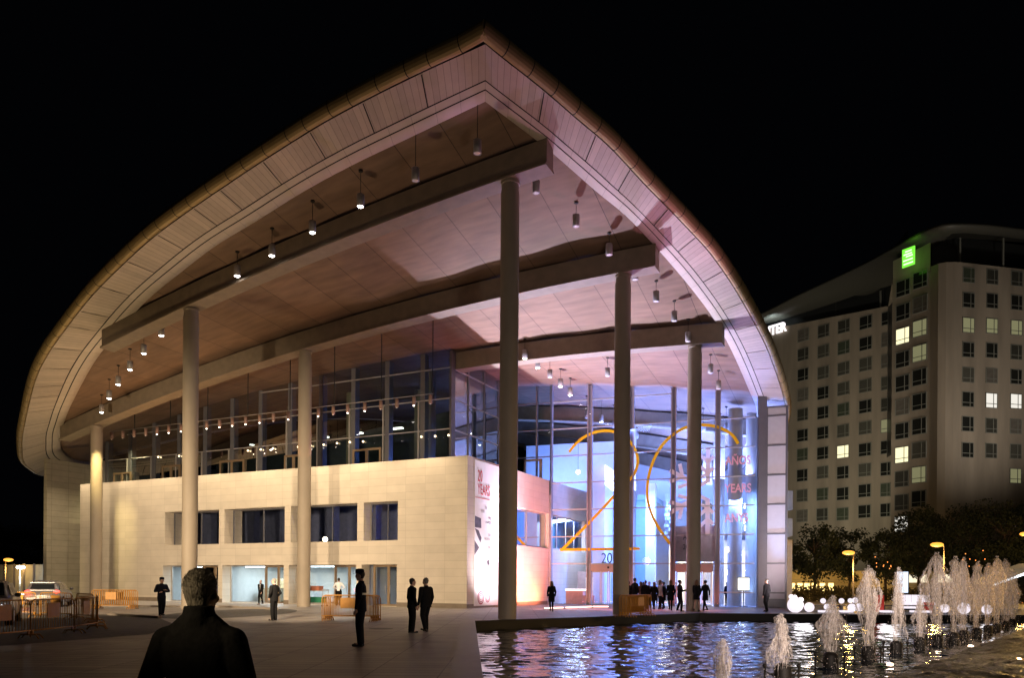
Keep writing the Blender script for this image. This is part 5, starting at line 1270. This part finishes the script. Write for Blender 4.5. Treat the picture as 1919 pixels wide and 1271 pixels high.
p = gnd(1910, 1243, WZ); mb = MB(); mb.ball((0, 0, .06), .07, 10, 8); mb.lathe([(.1, 0), (.1, .02)], n=12); o = mb.build('pool_light', emis('amber_bulb', (1, .5, .2), 14)); o.location = p; tag(o, 'tiny amber light in the shallow water at the right', 'light')

# ================================================================== BARRIERS
M_by = mat('ochre_barrier_paint', (.46, .21, .03), .5, noise=.12, nscale=6)
def barrier_proto():
    t = thing('crowd_barrier', 'x', 'barrier'); w_, h = 2.0, 1.02; r = .019
    mb = MB(); k = .14
    path = [(-w_/2, 0, .05), (-w_/2, 0, h-k), (-w_/2+k*.3, 0, h-k*.3), (-w_/2+k, 0, h), (w_/2-k, 0, h), (w_/2-k*.3, 0, h-k*.3), (w_/2, 0, h-k), (w_/2, 0, .05)]
    mb.tube(path, r, 8); mb.tube([(-w_/2, 0, .22), (w_/2, 0, .22)], r, 8); mb.build('frame', M_by, t)
    mb = MB()
    for i in range(1, 18):
        x = -w_/2+w_*i/18; mb.tube([(x, 0, .22), (x, 0, h)], .008, 6)
    mb.build('bars', M_by, t)
    mb = MB(); mb.box((-.28, -.012, .52), (.28, .012, .92)); mb.build('sign_plate', M_by, t)
    for s_ in (-1, 1): mb = MB(); mb.tube([(s_*(w_/2-.08), -.28, .02), (s_*(w_/2-.08), -.2, .12), (s_*(w_/2-.08), .2, .12), (s_*(w_/2-.08), .28, .02)], .018, 7); mb.box((s_*(w_/2-.08)-.03, -.02, .1), (s_*(w_/2-.08)+.03, .02, .24)); mb.build('foot', M_by, t)
    return t
BP = barrier_proto(); bfirst = [True]
def barrier(x, y, rz, lab, grp, z=0, tilt=0):
    o = BP if bfirst[0] else copy_tree(BP); bfirst[0] = False
    o.location = (x, y, z); o.rotation_euler = (tilt, 0, rz); o['label'] = lab; o['group'] = grp
def bline(p, q, lab, grp): d = q-p; barrier((p.x+q.x)/2, (p.y+q.y)/2, math.atan2(d.y, d.x), lab, grp)
gA = 'linked barriers on the left'
pts = [Vector((-13.1, 16.2)), Vector((-12.6, 18.1)), Vector((-12.5, 20.1)), Vector((-12.5, 22.1)), Vector((-12.9, 24.1)), Vector((-13.9, 25.9)), Vector((-15.2, 28.3)), Vector((-17.1, 30.2)), Vector((-19.1, 31.2)), Vector((-21.2, 32.0))]
for i in range(9): bline(pts[i], pts[i+1], 'ochre crowd barrier, %s from the front of the linked run on the left' % ORD[i], gA)
for k in range(5):
    p = gnd(208, 1143); barrier(p.x+.0+.05*k, p.y+.10*k, .05, 'ochre crowd barrier, %s from the front in the stack beside the first column' % ORD[k], 'stack beside the first column')
    p = gnd(652, 1166); barrier(p.x+.05*k, p.y+.11*k, -.03, 'ochre crowd barrier, %s from the front in the stack behind the guard' % ORD[k], 'stack behind the guard')
    p = gnd(1190, 1157); barrier(p.x+.13*k-.2, p.y+.05*k, rad(52), 'ochre crowd barrier, %s from the left in the stack at the edge of the pool' % ORD[k], 'stack at the edge of the pool')
# ================================================================== CARS
M_car = mat('silver_car_paint', (.26, .26, .27), .3, .4, noise=0); M_cg = mat('car_glass', (.02, .025, .03), .06, noise=0); M_tyre = mat('tyre', (.02, .02, .02), .8, noise=0); M_rim = mat('rim', (.4, .4, .42), .35, .8, noise=0)
M_tail = emis('tail_light_glow', (1, .05, .04), 5); M_headl = emis('headlight_glow', (1, .96, .85), 14); M_plate = emis('number_plate_lit', (1, .85, .5), .9)
def car(loc, rz, lab, tails, heads):
    t = thing('parked_car', lab, 'car', loc, rz)      # x = length, front at +x
    prof = [(-2.05, .55, .30, .80), (-2.1, .62, .28, .86), (-1.95, .95, .26, .88), (-1.7, 1.0, .24, .90), (-.9, .98, .24, .90), (.6, .95, .24, .90), (1.5, .86, .24, .88), (1.95, .70, .28, .80), (2.08, .55, .32, .70)]
    mb = MB(); rings = []
    for x, zt_, zb, hw in prof: rings.append([(x, -hw*.9, zb), (x, -hw, zb+.12), (x, -hw, zt_*.80), (x, -hw*.93, zt_), (x, hw*.93, zt_), (x, hw, zt_*.80), (x, hw, zb+.12), (x, hw*.9, zb)])
    mb.loft(rings)
    cab = [(-1.98, .97, .97, .74), (-1.75, .97, 1.34, .66), (-1.55, .97, 1.44, .62), (-.4, .95, 1.50, .62), (.25, .95, 1.44, .61), (1.05, .93, .96, .70)]
    rr = [[(x, -.80, zb-.03), (x, -hw, zt_-.06), (x, -hw*.8, zt_), (x, hw*.8, zt_), (x, hw, zt_-.06), (x, .80, zb-.03)] for x, zb, zt_, hw in cab]
    mb.loft(rr); mb.box((-2.0, -.6, 1.36), (-1.5, .6, 1.40)); mb.build('body', M_car, t)
    mb = MB(); mb.face([(-1.99, -.60, 1.02), (-1.99, .60, 1.02), (-1.79, .53, 1.30), (-1.79, -.53, 1.30)]); mb.build('rear_window', M_cg, t)
    mb = MB(); mb.face([(1.04, -.62, 1.0), (1.04, .62, 1.0), (.34, .52, 1.43), (.34, -.52, 1.43)]); mb.build('windscreen', M_cg, t)
    for s_ in (-1, 1):
        mb = MB(); mb.face([(-1.5, s_*.795, 1.0), (-.35, s_*.795, 1.0), (-.38, s_*.665, 1.38), (-1.35, s_*.665, 1.36)]); mb.face([(-.28, s_*.795, 1.0), (.8, s_*.795, 1.0), (.28, s_*.665, 1.36), (-.30, s_*.665, 1.38)]); mb.build('side_window', M_cg, t)
        mb = MB(); mb.ball((.75, s_*.98, 1.02), .11, 10, 8, sc=(.7, 1, .7)); mb.build('mirror', M_car, t)
        mb = MB(); mb.ball((-2.02, s_*.70, .86), .17, 12, 8, sc=(.35, .95, .6)); mb.build('tail_light', M_tail if tails else M_redp, t)
        mb = MB(); mb.ball((1.98, s_*.62, .62), .15, 12, 8, sc=(.5, 1.1, .6)); mb.build('headlight', M_headl if heads else M_lampoff, t)
        for x in (-1.3, 1.3):
            mb = MB(); mb.tube([(x, s_*.68, .31), (x, s_*.915, .31)], .31, 20); wh = mb.build('wheel', M_tyre, t); mb = MB(); mb.tube([(x, s_*.90, .31), (x, s_*.925, .31)], .19, 16); mb.build('rim', M_rim, wh)
    mb = MB(); mb.box((-2.12, -.26, .52), (-2.09, .26, .63)); mb.build('number_plate', M_plate, t)
    mb = MB(); mb.box((-2.13, -.8, .30), (-2.04, .8, .44)); mb.box((2.02, -.7, .28), (2.12, .7, .42)); mb.build('bumper', M_tyre, t)
    return t
p = gnd(56, 1139); car((p.x+.0, p.y+1.9, 0), rad(90+20), 'silver hatchback with glowing red tail lights parked beyond the barriers', True, False)
lamp('tail_glow', 'POINT', (p.x, p.y-.6, .8), None, 8, (1, .1, .08), .2)
p = gnd(-30, 1172); car((p.x-.45, p.y+.8, 0), rad(-62), 'pale car with lit headlight half cut off by the left edge of the photo', False, True)

# ================================================================== PEOPLE
M_skin = mat('skin', (.50, .30, .22), .55, noise=.05, nscale=12); M_blk = mat('black_wool', (.010, .010, .011), .95, noise=.25, nscale=30, bump=.3, spec=.08)
M_nvy = mat('navy_uniform', (.010, .012, .022), .9, noise=.2, nscale=25, bump=.2, spec=.12); M_shoe = mat('black_leather', (.012, .010, .009), .35, noise=0)
M_hdk = mat('dark_hair', (.02, .014, .010), .6, noise=.3, nscale=40, bump=.5, stretch=(1, 1, .2)); M_hgr = mat('grey_hair', (.16, .145, .125), .8, noise=.2, nscale=60, bump=.8, stretch=(1, 1, .3)); M_hbr = mat('brown_hair', (.11, .055, .025), .55, noise=.3, nscale=40, bump=.5, stretch=(1, 1, .2))
M_shirt = mat('white_shirt', (.72, .72, .74), .7, noise=.04); M_refl = mat('reflective_band', (.75, .78, .8), .35, noise=0); M_eye = mat('eye_dark', (.02, .015, .012), .2, noise=0)
M_bl2 = mat('navy_wool', (.012, .013, .022), .95, noise=.2, nscale=30, bump=.3, spec=.08)
M_grey = mat('grey_cloth', (.20, .20, .22), .8, noise=.15, nscale=20); M_beig = mat('beige_coat', (.42, .32, .26), .8, noise=.1, nscale=20); M_brn = mat('brown_cloth', (.09, .05, .035), .8, noise=.15, nscale=20)
M_pnk = mat('pink_cloth', (.55, .25, .25), .8, noise=.1); M_tight = mat('stocking', (.30, .17, .13), .5, noise=.05)
def capsule(mb, p0, r0, p1, r1, n=12, flat=1., fa=None):
    """tapered limb with round ends; flat squeezes it along fa"""
    p0, p1 = Vector(p0), Vector(p1); d = (p1-p0); L = d.length; d = d.normalized() if L > 1e-6 else Vector((0, 0, 1))
    f = Vector(fa) if fa else (Vector((0, 1, 0)) if abs(d.y) < .9 else Vector((1, 0, 0)))
    a = d.cross(f).normalized(); b = d.cross(a).normalized(); rings = []
    S_ = [(-1, .05), (-.8, .6), (-.45, .89), (0, 1)]
    for t_, k in S_: rings.append((p0+d*t_*r0, r0*k))
    for t_, k in S_[::-1]: rings.append((p1-d*t_*r1, r1*k))
    mb.loft([[c+(a*math.cos(2*PI*j/n)+b*math.sin(2*PI*j/n)*flat)*r for j in range(n)] for c, r in rings])
def ell_loft(mb, secs, n=20):
    """secs: (cx, cy, cz, rx, ry[, power])"""
    rings = []
    for s_ in secs:
        cx, cy, cz, rx, ry = s_[:5]; rings.append([(cx+rx*math.copysign(abs(math.cos(t))**.85, math.cos(t)), cy+ry*math.copysign(abs(math.sin(t))**.85, math.sin(t)), cz) for t in [2*PI*j/n for j in range(n)]])
    mb.loft(rings)
def fuse(mb, name, m, parent, vox, smooth=2):
    me = bpy.data.meshes.new('tmp'); me.from_pydata([tuple(v) for v in mb.v], [], mb.f); o = bpy.data.objects.new('tmp', me); C.objects.link(o)
    bm = bmesh.new(); bm.from_mesh(me); bmesh.ops.remove_doubles(bm, verts=bm.verts, dist=1e-5); bmesh.ops.recalc_face_normals(bm, faces=bm.faces); bm.to_mesh(me); bm.free()
    r = o.modifiers.new('r', 'REMESH'); r.mode = 'VOXEL'; r.voxel_size = vox; r.use_smooth_shade = True
    s = o.modifiers.new('s', 'SMOOTH'); s.iterations = smooth; s.factor = .5
    dg = bpy.context.evaluated_depsgraph_get(); nm = bpy.data.meshes.new_from_object(o.evaluated_get(dg)); bpy.data.objects.remove(o)
    nm.materials.clear(); nm.materials.append(m); nm.polygons.foreach_set('use_smooth', [True]*len(nm.polygons))
    q = bpy.data.objects.new(name, nm); C.objects.link(q); q.parent = parent; return q
def person(loc, face, H, lab, slope=0, pose='stand', top='jacket', topm=None, legm=None, hairm=None, hair='short', vox=.016, cap=False, head_turn=0, stride=.0, arms='down', legs='trousers', lean=0, build=1., band=False, coat_len=.78, bare=False, group=None, tieshirt=False, hat=False, crossed=False):
    """local frame: x = the person's right ... +y = the way they face; built 1.75 m tall then scaled"""
    topm = topm or M_blk; legm = legm or M_blk; hairm = hairm or M_hdk
    t = thing('person', lab, 'person', loc, face); s = H/1.75; t.scale = (s, s, s)
    if group: t['group'] = group
    B = build; hipz = .92; st = stride
    hip = {a: Vector((a*.085, 0, hipz)) for a in (-1, 1)}
    ank = {1: Vector((.10 if not st else .07, st*.42, .09+(.0 if st >= 0 else 0))), -1: Vector((-.11 if not st else -.07, -st*.45, .09+(.05 if st else 0)))}
    knee = {a: (hip[a]+ank[a])/2+Vector((0, .025+(.07 if (st and a == -1) else .02 if st else 0), .01)) for a in (-1, 1)}
    ln = Vector((0, lean, 0))
    sh = {a: Vector((a*.178*B, 0, 1.42-slope))+ln for a in (-1, 1)}
    neck = Vector((0, -.01, 1.47))+ln; hc = Vector((0, .025, 1.63))+ln*1.1
    A = {}
    for a in (-1, 1):
        if arms == 'down': e, w_ = sh[a]+Vector((a*.06, -.02, -.29)), sh[a]+Vector((a*.05, .06, -.54))
        elif arms == 'crossed': e, w_ = sh[a]+Vector((a*.10, .05, -.27)), Vector((-a*.03, .20, 1.16+.04*a))+ln
        elif arms == 'pocket': e, w_ = sh[a]+Vector((a*.13, -.06, -.27)), sh[a]+Vector((a*.03, .08, -.47))
        elif arms == 'pocketin': e, w_ = sh[a]+Vector((a*.085, -.03, -.28)), sh[a]+Vector((a*.05, .10, -.50))
        elif arms == 'swing': e, w_ = sh[a]+Vector((a*.05, -a*.09, -.28)), sh[a]+Vector((a*.04, -a*.16+.06, -.52))
        elif arms == 'phone': e, w_ = sh[a]+Vector((a*.06, .03, -.28)), (sh[a]+Vector((-a*.02, .30, -.22)) if a == 1 else sh[a]+Vector((a*.03, .12, -.50)))
        elif arms == 'out': e, w_ = sh[a]+Vector((a*.15, -.03, -.26)), sh[a]+Vector((a*.24, .10, -.46))
        elif arms == 'hip': e, w_ = sh[a]+Vector((a*.17, .02, -.26)), sh[a]+Vector((a*.00, .14, -.36))
        A[a] = (e, w_)
    R = Matrix.Rotation(head_turn, 3, 'Z')
    def hd(x, y, z): return hc+R @ Vector((x, y, z))
    # ---- body: one continuous skin surface
    mb = MB(); legB = .95 if legs == 'bare' else .8
    for a in (-1, 1):
        capsule(mb, hip[a], .083*legB, knee[a], .056*legB); capsule(mb, knee[a], .055*legB, ank[a], .037); capsule(mb, knee[a]+Vector((0, -.022, -.06)), .052*legB, knee[a]+Vector((0, -.022, -.17)), .045*legB)
        capsule(mb, ank[a]+Vector((0, -.02, -.03)), .035, ank[a]+Vector((a*.015, .12, -.055)), .028)
        e, w_ = A[a]; capsule(mb, sh[a], .046, e, .038); capsule(mb, e, .038, w_, .026)
        # hand: palm, four fingers with a bend, thumb from the side of the palm
        d = (w_-e).normalized(); sd = Vector((-a, 0, 0)); sd = (sd-d*sd.dot(d)).normalized(); up_ = d.cross(sd).normalized()*a
        side = up_ if arms != 'crossed' else sd
        nrm = d.cross(side).normalized()
        if nrm.dot(sd) < 0: nrm = -nrm
        capsule(mb, w_, .026, w_+d*.075, .034, flat=.62, fa=nrm)
        for i, (o_, l_) in enumerate(((-.030, .066), (-.010, .078), (.010, .074), (.029, .060))):
            b = w_+d*.088+side*o_; k1 = b+d*l_*.5+nrm*.008; k2 = k1+d*l_*.45+nrm*.022
            capsule(mb, b, .0105, k1, .0095, n=8); capsule(mb, k1, .0095, k2, .008, n=8)
        b = w_+d*.03-side*.026; k1 = b-side*.022+d*.03+nrm*.01; capsule(mb, b, .013, k1, .011, n=8); capsule(mb, k1, .011, k1+d*.03+nrm*.008, .009, n=8)
    ell_loft(mb, [(0, 0, .86, .11, .08), (0, 0, .93, .135, .09), (0, .0, 1.06, .115*B, .08), (ln.x, ln.y*.7, 1.25, .135*B, .095), (0, ln.y, 1.40, .15*B, .085), (0, ln.y, 1.47, .06, .05)])
    capsule(mb, neck-Vector((0, 0, .04)), .056, hc+Vector((0, -.02, -.06)), .053)
    # head: skull, jaw, nose, brow, ears, lips
    mb.ball(hd(0, -.012, .025), .1, 16, 12, sc=(.79, .98, 1.02)); mb.ball(hd(0, .028, -.045), .075, 14, 10, sc=(.78, .86, 1.0)); capsule(mb, hd(0, .055, -.085), .030, hd(0, .05, -.06), .04, n=10)
    capsule(mb, hd(0, .085, .012), .010, hd(0, .105, -.028), .0145, n=8); capsule(mb, hd(-.032, .074, .028), .014, hd(.032, .074, .028), .014, n=8)
    capsule(mb, hd(-.018, .082, -.058), .0085, hd(.018, .082, -.058), .0085, n=8)
    for a in (-1, 1):
        mb.ball(hd(a*.08, -.008, -.005), .03, 8, 6, sc=(.35, .6, 1.05)); mb.ball(hd(a*.045, .062, -.025), .024, 8, 6)
    fuse(mb, 'body', M_skin, t, min(vox, .011) if vox < .02 else vox*.85, 1)
    if vox < .02:
        for a in (-1, 1): e_ = MB(); e_.ball(hd(a*.031, .079, .006), .0115, 8, 6, sc=(1.2, .6, .8)); e_.build('eye', M_eye, t)
    # ---- hair / cap
    mb = MB()
    if hair in ('short', 'grey', 'buzz'):
        k_ = 1.0 if hair != 'buzz' else .975
        mb.ball(hd(0, -.026, .038), .1*k_, 18, 12, sc=(.84, .97, 1.0)); ell_loft(mb, [(hc.x, hc.y-.05, hc.z-.065, .052, .035), (hc.x, hc.y-.048, hc.z-.02, .070, .05), (hc.x, hc.y-.04, hc.z+.03, .076, .06)], 14)
        rnd = random.Random(int(H*1000))
        if vox < .014:
            pass
    elif hair == 'long':
        mb.ball(hd(0, -.02, .035), .108, 18, 12, sc=(.86, .98, 1.0)); 
        for a in (-1, 0, 1): capsule(mb, hd(a*.05, -.05, .02), .05, hd(a*.075, -.075, -.22-.02*abs(a)), .034)
    elif hair == 'bun':
        mb.ball(hd(0, -.02, .035), .104, 16, 12, sc=(.84, .98, 1.0)); mb.ball(hd(0, -.12, .06), .045, 10, 8)
    fuse(mb, 'hair', hairm, t, min(.010, vox) if vox < .02 else vox*.8, 1)
    if vox < .014 and not cap:
        mb = MB(); rnd = random.Random(int(H*1000))
        for k in range(6500 if vox < .012 else 1500):
            a_ = rnd.uniform(0, 2*PI); el = math.asin(rnd.uniform(-.55, 1)); 
            if el < .05 and math.sin(a_) > .25: continue
            d = Vector((math.cos(a_)*math.cos(el), math.sin(a_)*math.cos(el), math.sin(el))); q = Vector((d.x*.084, d.y*.097-.027, d.z*.1+.037))
            if el < 0: q.x *= .95; q.y = q.y*.9-.006
            l = rnd.uniform(.006, .015)*(1 if el > .3 else .6); e_ = q+d*l*.6+Vector((rnd.uniform(-1, 1), rnd.uniform(-1, 1), rnd.uniform(-1, .6)))*l*.7; sd_ = d.orthogonal().normalized()*.0011
            mb.face([hc+R @ (q-sd_), hc+R @ (q+sd_), hc+R @ e_])
        mb.build('hair_strands', hairm, t, weld=False)
    if cap:
        mb = MB(); mb.lathe([(.095, .055), (.102, .075), (.105, .11), (.095, .145), (.05, .165), (0, .168)], c=hc, n=20); mb.build('cap', M_nvy, t)
        mb = MB(); ell = [hd(.085*math.cos(a_), .05+.105*math.sin(a_), .058-.012*math.sin(a_)) for a_ in [PI*k/10 for k in range(11)]]; ell2 = [p+Vector((0, 0, .008)) for p in ell]; mb.face(ell2); mb.face(ell[::-1])
        for k in range(10): mb.face([ell[k], ell[k+1], ell2[k+1], ell2[k]])
        mb.build('cap_peak', M_nvy, t)
    # ---- legs
    if legs in ('trousers', 'wide'):
        mb = MB(); wd_ = (1.0 if B <= 1 else 1.12) if legs == 'trousers' else 1.25
        ell_loft(mb, [(0, 0, .80, .13, .105), (0, -.01, .88, .158*B, .118), (0, 0, 1.0, .15*B, .112), (0, 0, 1.05, .14*B, .105)])
        for a in (-1, 1):
            capsule(mb, hip[a]+Vector((a*.005, 0, -.03)), .098*wd_, knee[a], .074*wd_); capsule(mb, knee[a], .074*wd_, ank[a]+Vector((0, -.01, -.01)), .058*wd_)
        fuse(mb, 'trousers', legm, t, vox, 2)
    elif legs == 'tights':
        mb = MB()
        for a in (-1, 1): capsule(mb, hip[a], .088, knee[a], .06); capsule(mb, knee[a], .06, ank[a], .042); capsule(mb, knee[a]+Vector((0, -.025, -.05)), .054, knee[a]+Vector((0, -.025, -.17)), .048)
        fuse(mb, 'tights', legm, t, vox, 2)
    mb = MB()
    for a in (-1, 1):
        h_ = 0
        capsule(mb, ank[a]+Vector((0, -.035, -.052)), .038, ank[a]+Vector((a*.02, .15, -.056)), .032, flat=.9); capsule(mb, ank[a]+Vector((0, -.02, -.01)), .043, ank[a]+Vector((0, .03, -.05)), .04)
        mb.box((ank[a].x-.032, ank[a].y-.075, ank[a].z-.09), (ank[a].x+.032, ank[a].y-.01, ank[a].z-.05))
    fuse(mb, 'shoes', M_shoe, t, vox*.8, 1)
    # ---- upper garment
    mb = MB(); bot = {'jacket': .80, 'coat': coat_len-.22, 'shirt': .93, 'dress': coat_len-.2}[top]; k_ = 1.0 if top != 'shirt' else .93
    wst = .150 if top in ('coat', 'jacket') else .135
    secs = [(0, 0, bot, (.17 if top != 'coat' else .20)*B*k_, .135*k_), (0, ln.y*.2, 1.0, wst*1.06*B*k_, .125*k_), (0, ln.y*.5, 1.12, wst*B*k_, .118*k_), (0, ln.y*.8, 1.28, .168*B*k_, .125*k_), (0, ln.y, 1.385, .178*B*k_, .112*k_), (0, ln.y-.005, 1.445, .12*B, .082), (0, ln.y-.01, 1.485, .068, .062)]
    if top in ('coat', 'dress') and bot < .7: secs.insert(1, (0, 0, .82, .19*B, .135))
    ell_loft(mb, secs, 24)
    if slope:
        for a in (-1, 1): capsule(mb, neck+Vector((a*.025, 0, .035)), .058, sh[a]+Vector((-a*.07, 0, .02)), .055)
    for a in (-1, 1):
        e, w_ = A[a]; capsule(mb, sh[a]+Vector((-a*.012, 0, -.022)), .076*k_, e, .058*k_); capsule(mb, e, .058*k_, e.lerp(w_, .93), .043*k_); capsule(mb, neck+Vector((a*.03, 0, -.035+slope*.6)), .045+slope*.5, sh[a]+Vector((-a*.02, 0, .0)), .056)
    if top in ('jacket', 'coat'): mb.lathe([(.066+slope*.8, -slope*2), (.074+slope*.6, .03), (.068+slope*.5, .062+slope*1.6), (.055, .062+slope*1.6)], c=neck+Vector((0, 0, -.02+slope*1.5)), n=18); 
    fuse(mb, {'jacket': 'jacket', 'coat': 'coat', 'shirt': 'shirt', 'dress': 'dress'}[top], topm, t, vox, 2)
    if tieshirt:
        mb = MB(); ell_loft(mb, [(0, .108, 1.08, .02, .028), (0, .105, 1.3, .045, .035), (0, .07, 1.45, .05, .035)], 12); fuse(mb, 'shirt', M_shirt, t, .012, 1)
        mb = MB(); mb.loft([[(-.018, .142, 1.1), (.018, .142, 1.1), (.018, .136, 1.1), (-.018, .136, 1.1)], [(-.014, .138, 1.40), (.014, .138, 1.40), (.014, .13, 1.40), (-.014, .13, 1.40)]], sm=False); mb.build('tie', M_blk, t)
    if band:
        mb = MB(); n = 26; z0 = 1.19
        for k in range(n):
            a0, a1 = 2*PI*k/n, 2*PI*(k+1)/n; f = lambda a_, z: (.178*B*math.copysign(abs(math.cos(a_))**.85, math.cos(a_)), ln.y*.6+.137*math.copysign(abs(math.sin(a_))**.85, math.sin(a_)), z)
            mb.face([f(a0, z0), f(a1, z0), f(a1, z0+.045), f(a0, z0+.045)])
        mb.build('reflective_band', M_refl, t)
    return t
def gp(px, py): return gnd(px, py)
PEOPLE = []
def per(px, fy, ty, face, lab, **k):
    p = gnd(px, fy); H_ = at(px, ty, p.y).z; PEOPLE.append((lab, round(p.y, 1), round(H_, 2))); return person(p, rad(face), max(1.5, min(1.95, H_)), lab, **k)
# facing: 0 = away from the camera, 90 = to the left, -90 = to the right, 180 = towards the camera
q = Vector((ray(375, 1150)[0]*3.85, 3.85, -.035)); 
person(q, rad(-4), 1.63, 'man with short grey hair and black coat seen from behind, nearest the camera', top='jacket', topm=M_blk, hairm=M_hgr, hair='grey', vox=.0105, arms='pocketin', build=1.10, slope=.018)
per(676, 1212, 1070, 92, 'guard in dark uniform with a pale reflective chest band facing left before the stacked barriers', topm=M_nvy, legm=M_nvy, cap=True, vox=.0125, band=True, build=1.3)
per(772, 1187, 1085, -62, 'man in dark jacket and pale shirt, left of the two men talking', tieshirt=True, vox=.0125, build=1.25, arms='down')
per(798, 1185, 1084, 50, 'man in dark jacket seen from behind, right of the two men talking', hairm=M_hgr, hair='grey', vox=.0125, build=1.25, stride=.10)
per(303, 1156, 1084, -140, 'officer in peaked cap with crossed arms standing left of the second column', topm=M_nvy, legm=M_nvy, cap=True, arms='crossed', stride=.12, build=1.12, head_turn=rad(40))
per(514, 1164, 1085, 70, 'heavy balding man in dark suit facing left before the ground floor doors', hairm=M_hgr, hair='buzz', arms='pocket', build=1.15)
per(489, 1134, 1088, 165, 'man in dark suit and white shirt stepping out before the second ground floor pane', tieshirt=True, stride=.28, hairm=M_hgr, hair='buzz', arms='swing')
per(95, 1131, 1088, -170, 'man in dark jacket standing beyond the silver car at the far left', arms='crossed', build=1.1)
wl = per(635, 1136, 1084, 0, 'waiter in white shirt and long black apron with hands on hips in the bright doorway', top='shirt', topm=M_shirt, legm=M_blk, arms='hip', legs='wide')
per(1034, 1147, 1090, 10, 'woman with long hair and knee-length black coat walking alone left of the foyer doors', top='coat', coat_len=.78, hairm=M_hbr, hair='long', legs='tights', legm=M_blk, stride=.08, build=.95)
per(1437, 1148, 1086, 40, 'man in dark suit standing alone by the frosted panels', arms='down', stride=.15, hair='buzz', hairm=M_hgr, build=1.08)
per(1257, 1145, 1088, 5, 'woman in black with brown hair, leftmost of the walkers before the right door', top='coat', coat_len=.8, hair='long', hairm=M_hbr, legs='tights', legm=M_blk, stride=.1, build=.95)
per(1274, 1147, 1088, -75, 'woman in dark jacket holding out a phone before the right door', hair='bun', arms='phone', legs='trousers', stride=.2, build=.95)
per(1306, 1147, 1088, -35, 'woman in short black coat with bare legs striding before the right door', top='coat', coat_len=.88, hair='long', hairm=M_hbr, legs='bare', stride=.45, arms='swing', build=.95)
per(1322, 1146, 1088, 30, 'woman in black coat striding, rightmost of the walkers before the door', top='coat', coat_len=.82, hair='bun', legs='tights', legm=M_blk, stride=.5, arms='swing', build=.98)
crowd = [(1178, 1143, 1090, 20, 'person in black half hidden by the right side of the pool-side column', M_blk, M_hdk), (1190, 1144, 1084, -60, 'tall person in black leaning in the queue, first right of the column', M_blk, M_hdk), (1201, 1142, 1091, 30, 'person in brown coat in the queue behind the stacked barriers', M_brn, M_hbr), (1210, 1143, 1089, -20, 'man in dark coat above the left half of the stacked barriers', M_blk, M_hdk), (1217, 1142, 1091, 160, 'man in grey suit facing out of the queue', M_grey, M_hgr), (1226, 1143, 1092, 15, 'woman in black dress with long hair in the queue', M_blk, M_hbr), (1237, 1143, 1088, -80, 'woman in pale grey coat at the end of the queue', mat('pale_coat', (.5, .5, .52), .8), M_hbr), (1244, 1142, 1092, 60, 'person in dark coat behind the woman in the pale grey coat', M_blk, M_hdk)]
for i, (px, fy, ty, fc, lab, m_, hm) in enumerate(crowd): per(px, fy, ty, fc, lab, top='coat' if i % 2 else 'jacket', topm=m_, hairm=hm, hair='long' if hm is M_hbr else 'short', vox=.022, stride=.12*(i % 3), arms=['down', 'pocket', 'swing'][i % 3], legs='tights' if i in (5, 6) else 'trousers', group='people queueing before the foyer doors')
inside = [(6.6, 1.5, 10, 'person in dark clothes just inside the glass behind the queue, leftmost'), (7.2, 3.2, 160, 'person in dark clothes deeper inside the foyer behind the queue'), (7.9, 2.0, -30, 'person in dark clothes inside the glass right of the warm globe'), (8.5, 4.2, 90, 'person in dark clothes far inside the foyer near the slim columns'), (12.4, 2.6, 20, 'person in dark blue just inside beyond the right entrance'), (15.0, 2.4, -150, 'person in a pink top inside the glass at the right end')]
for i, (t_, d_, fc, lab) in enumerate(inside): person(GF(t_, d_, 0), rad(fc), 1.68+.03*(i % 3), lab, top='jacket', topm=[M_blk, M_grey, M_brn, M_blk, M_nvy, M_pnk][i], hair='short' if i % 2 else 'long', vox=.024, arms=['down', 'pocket'][i % 2], group='people inside the foyer')
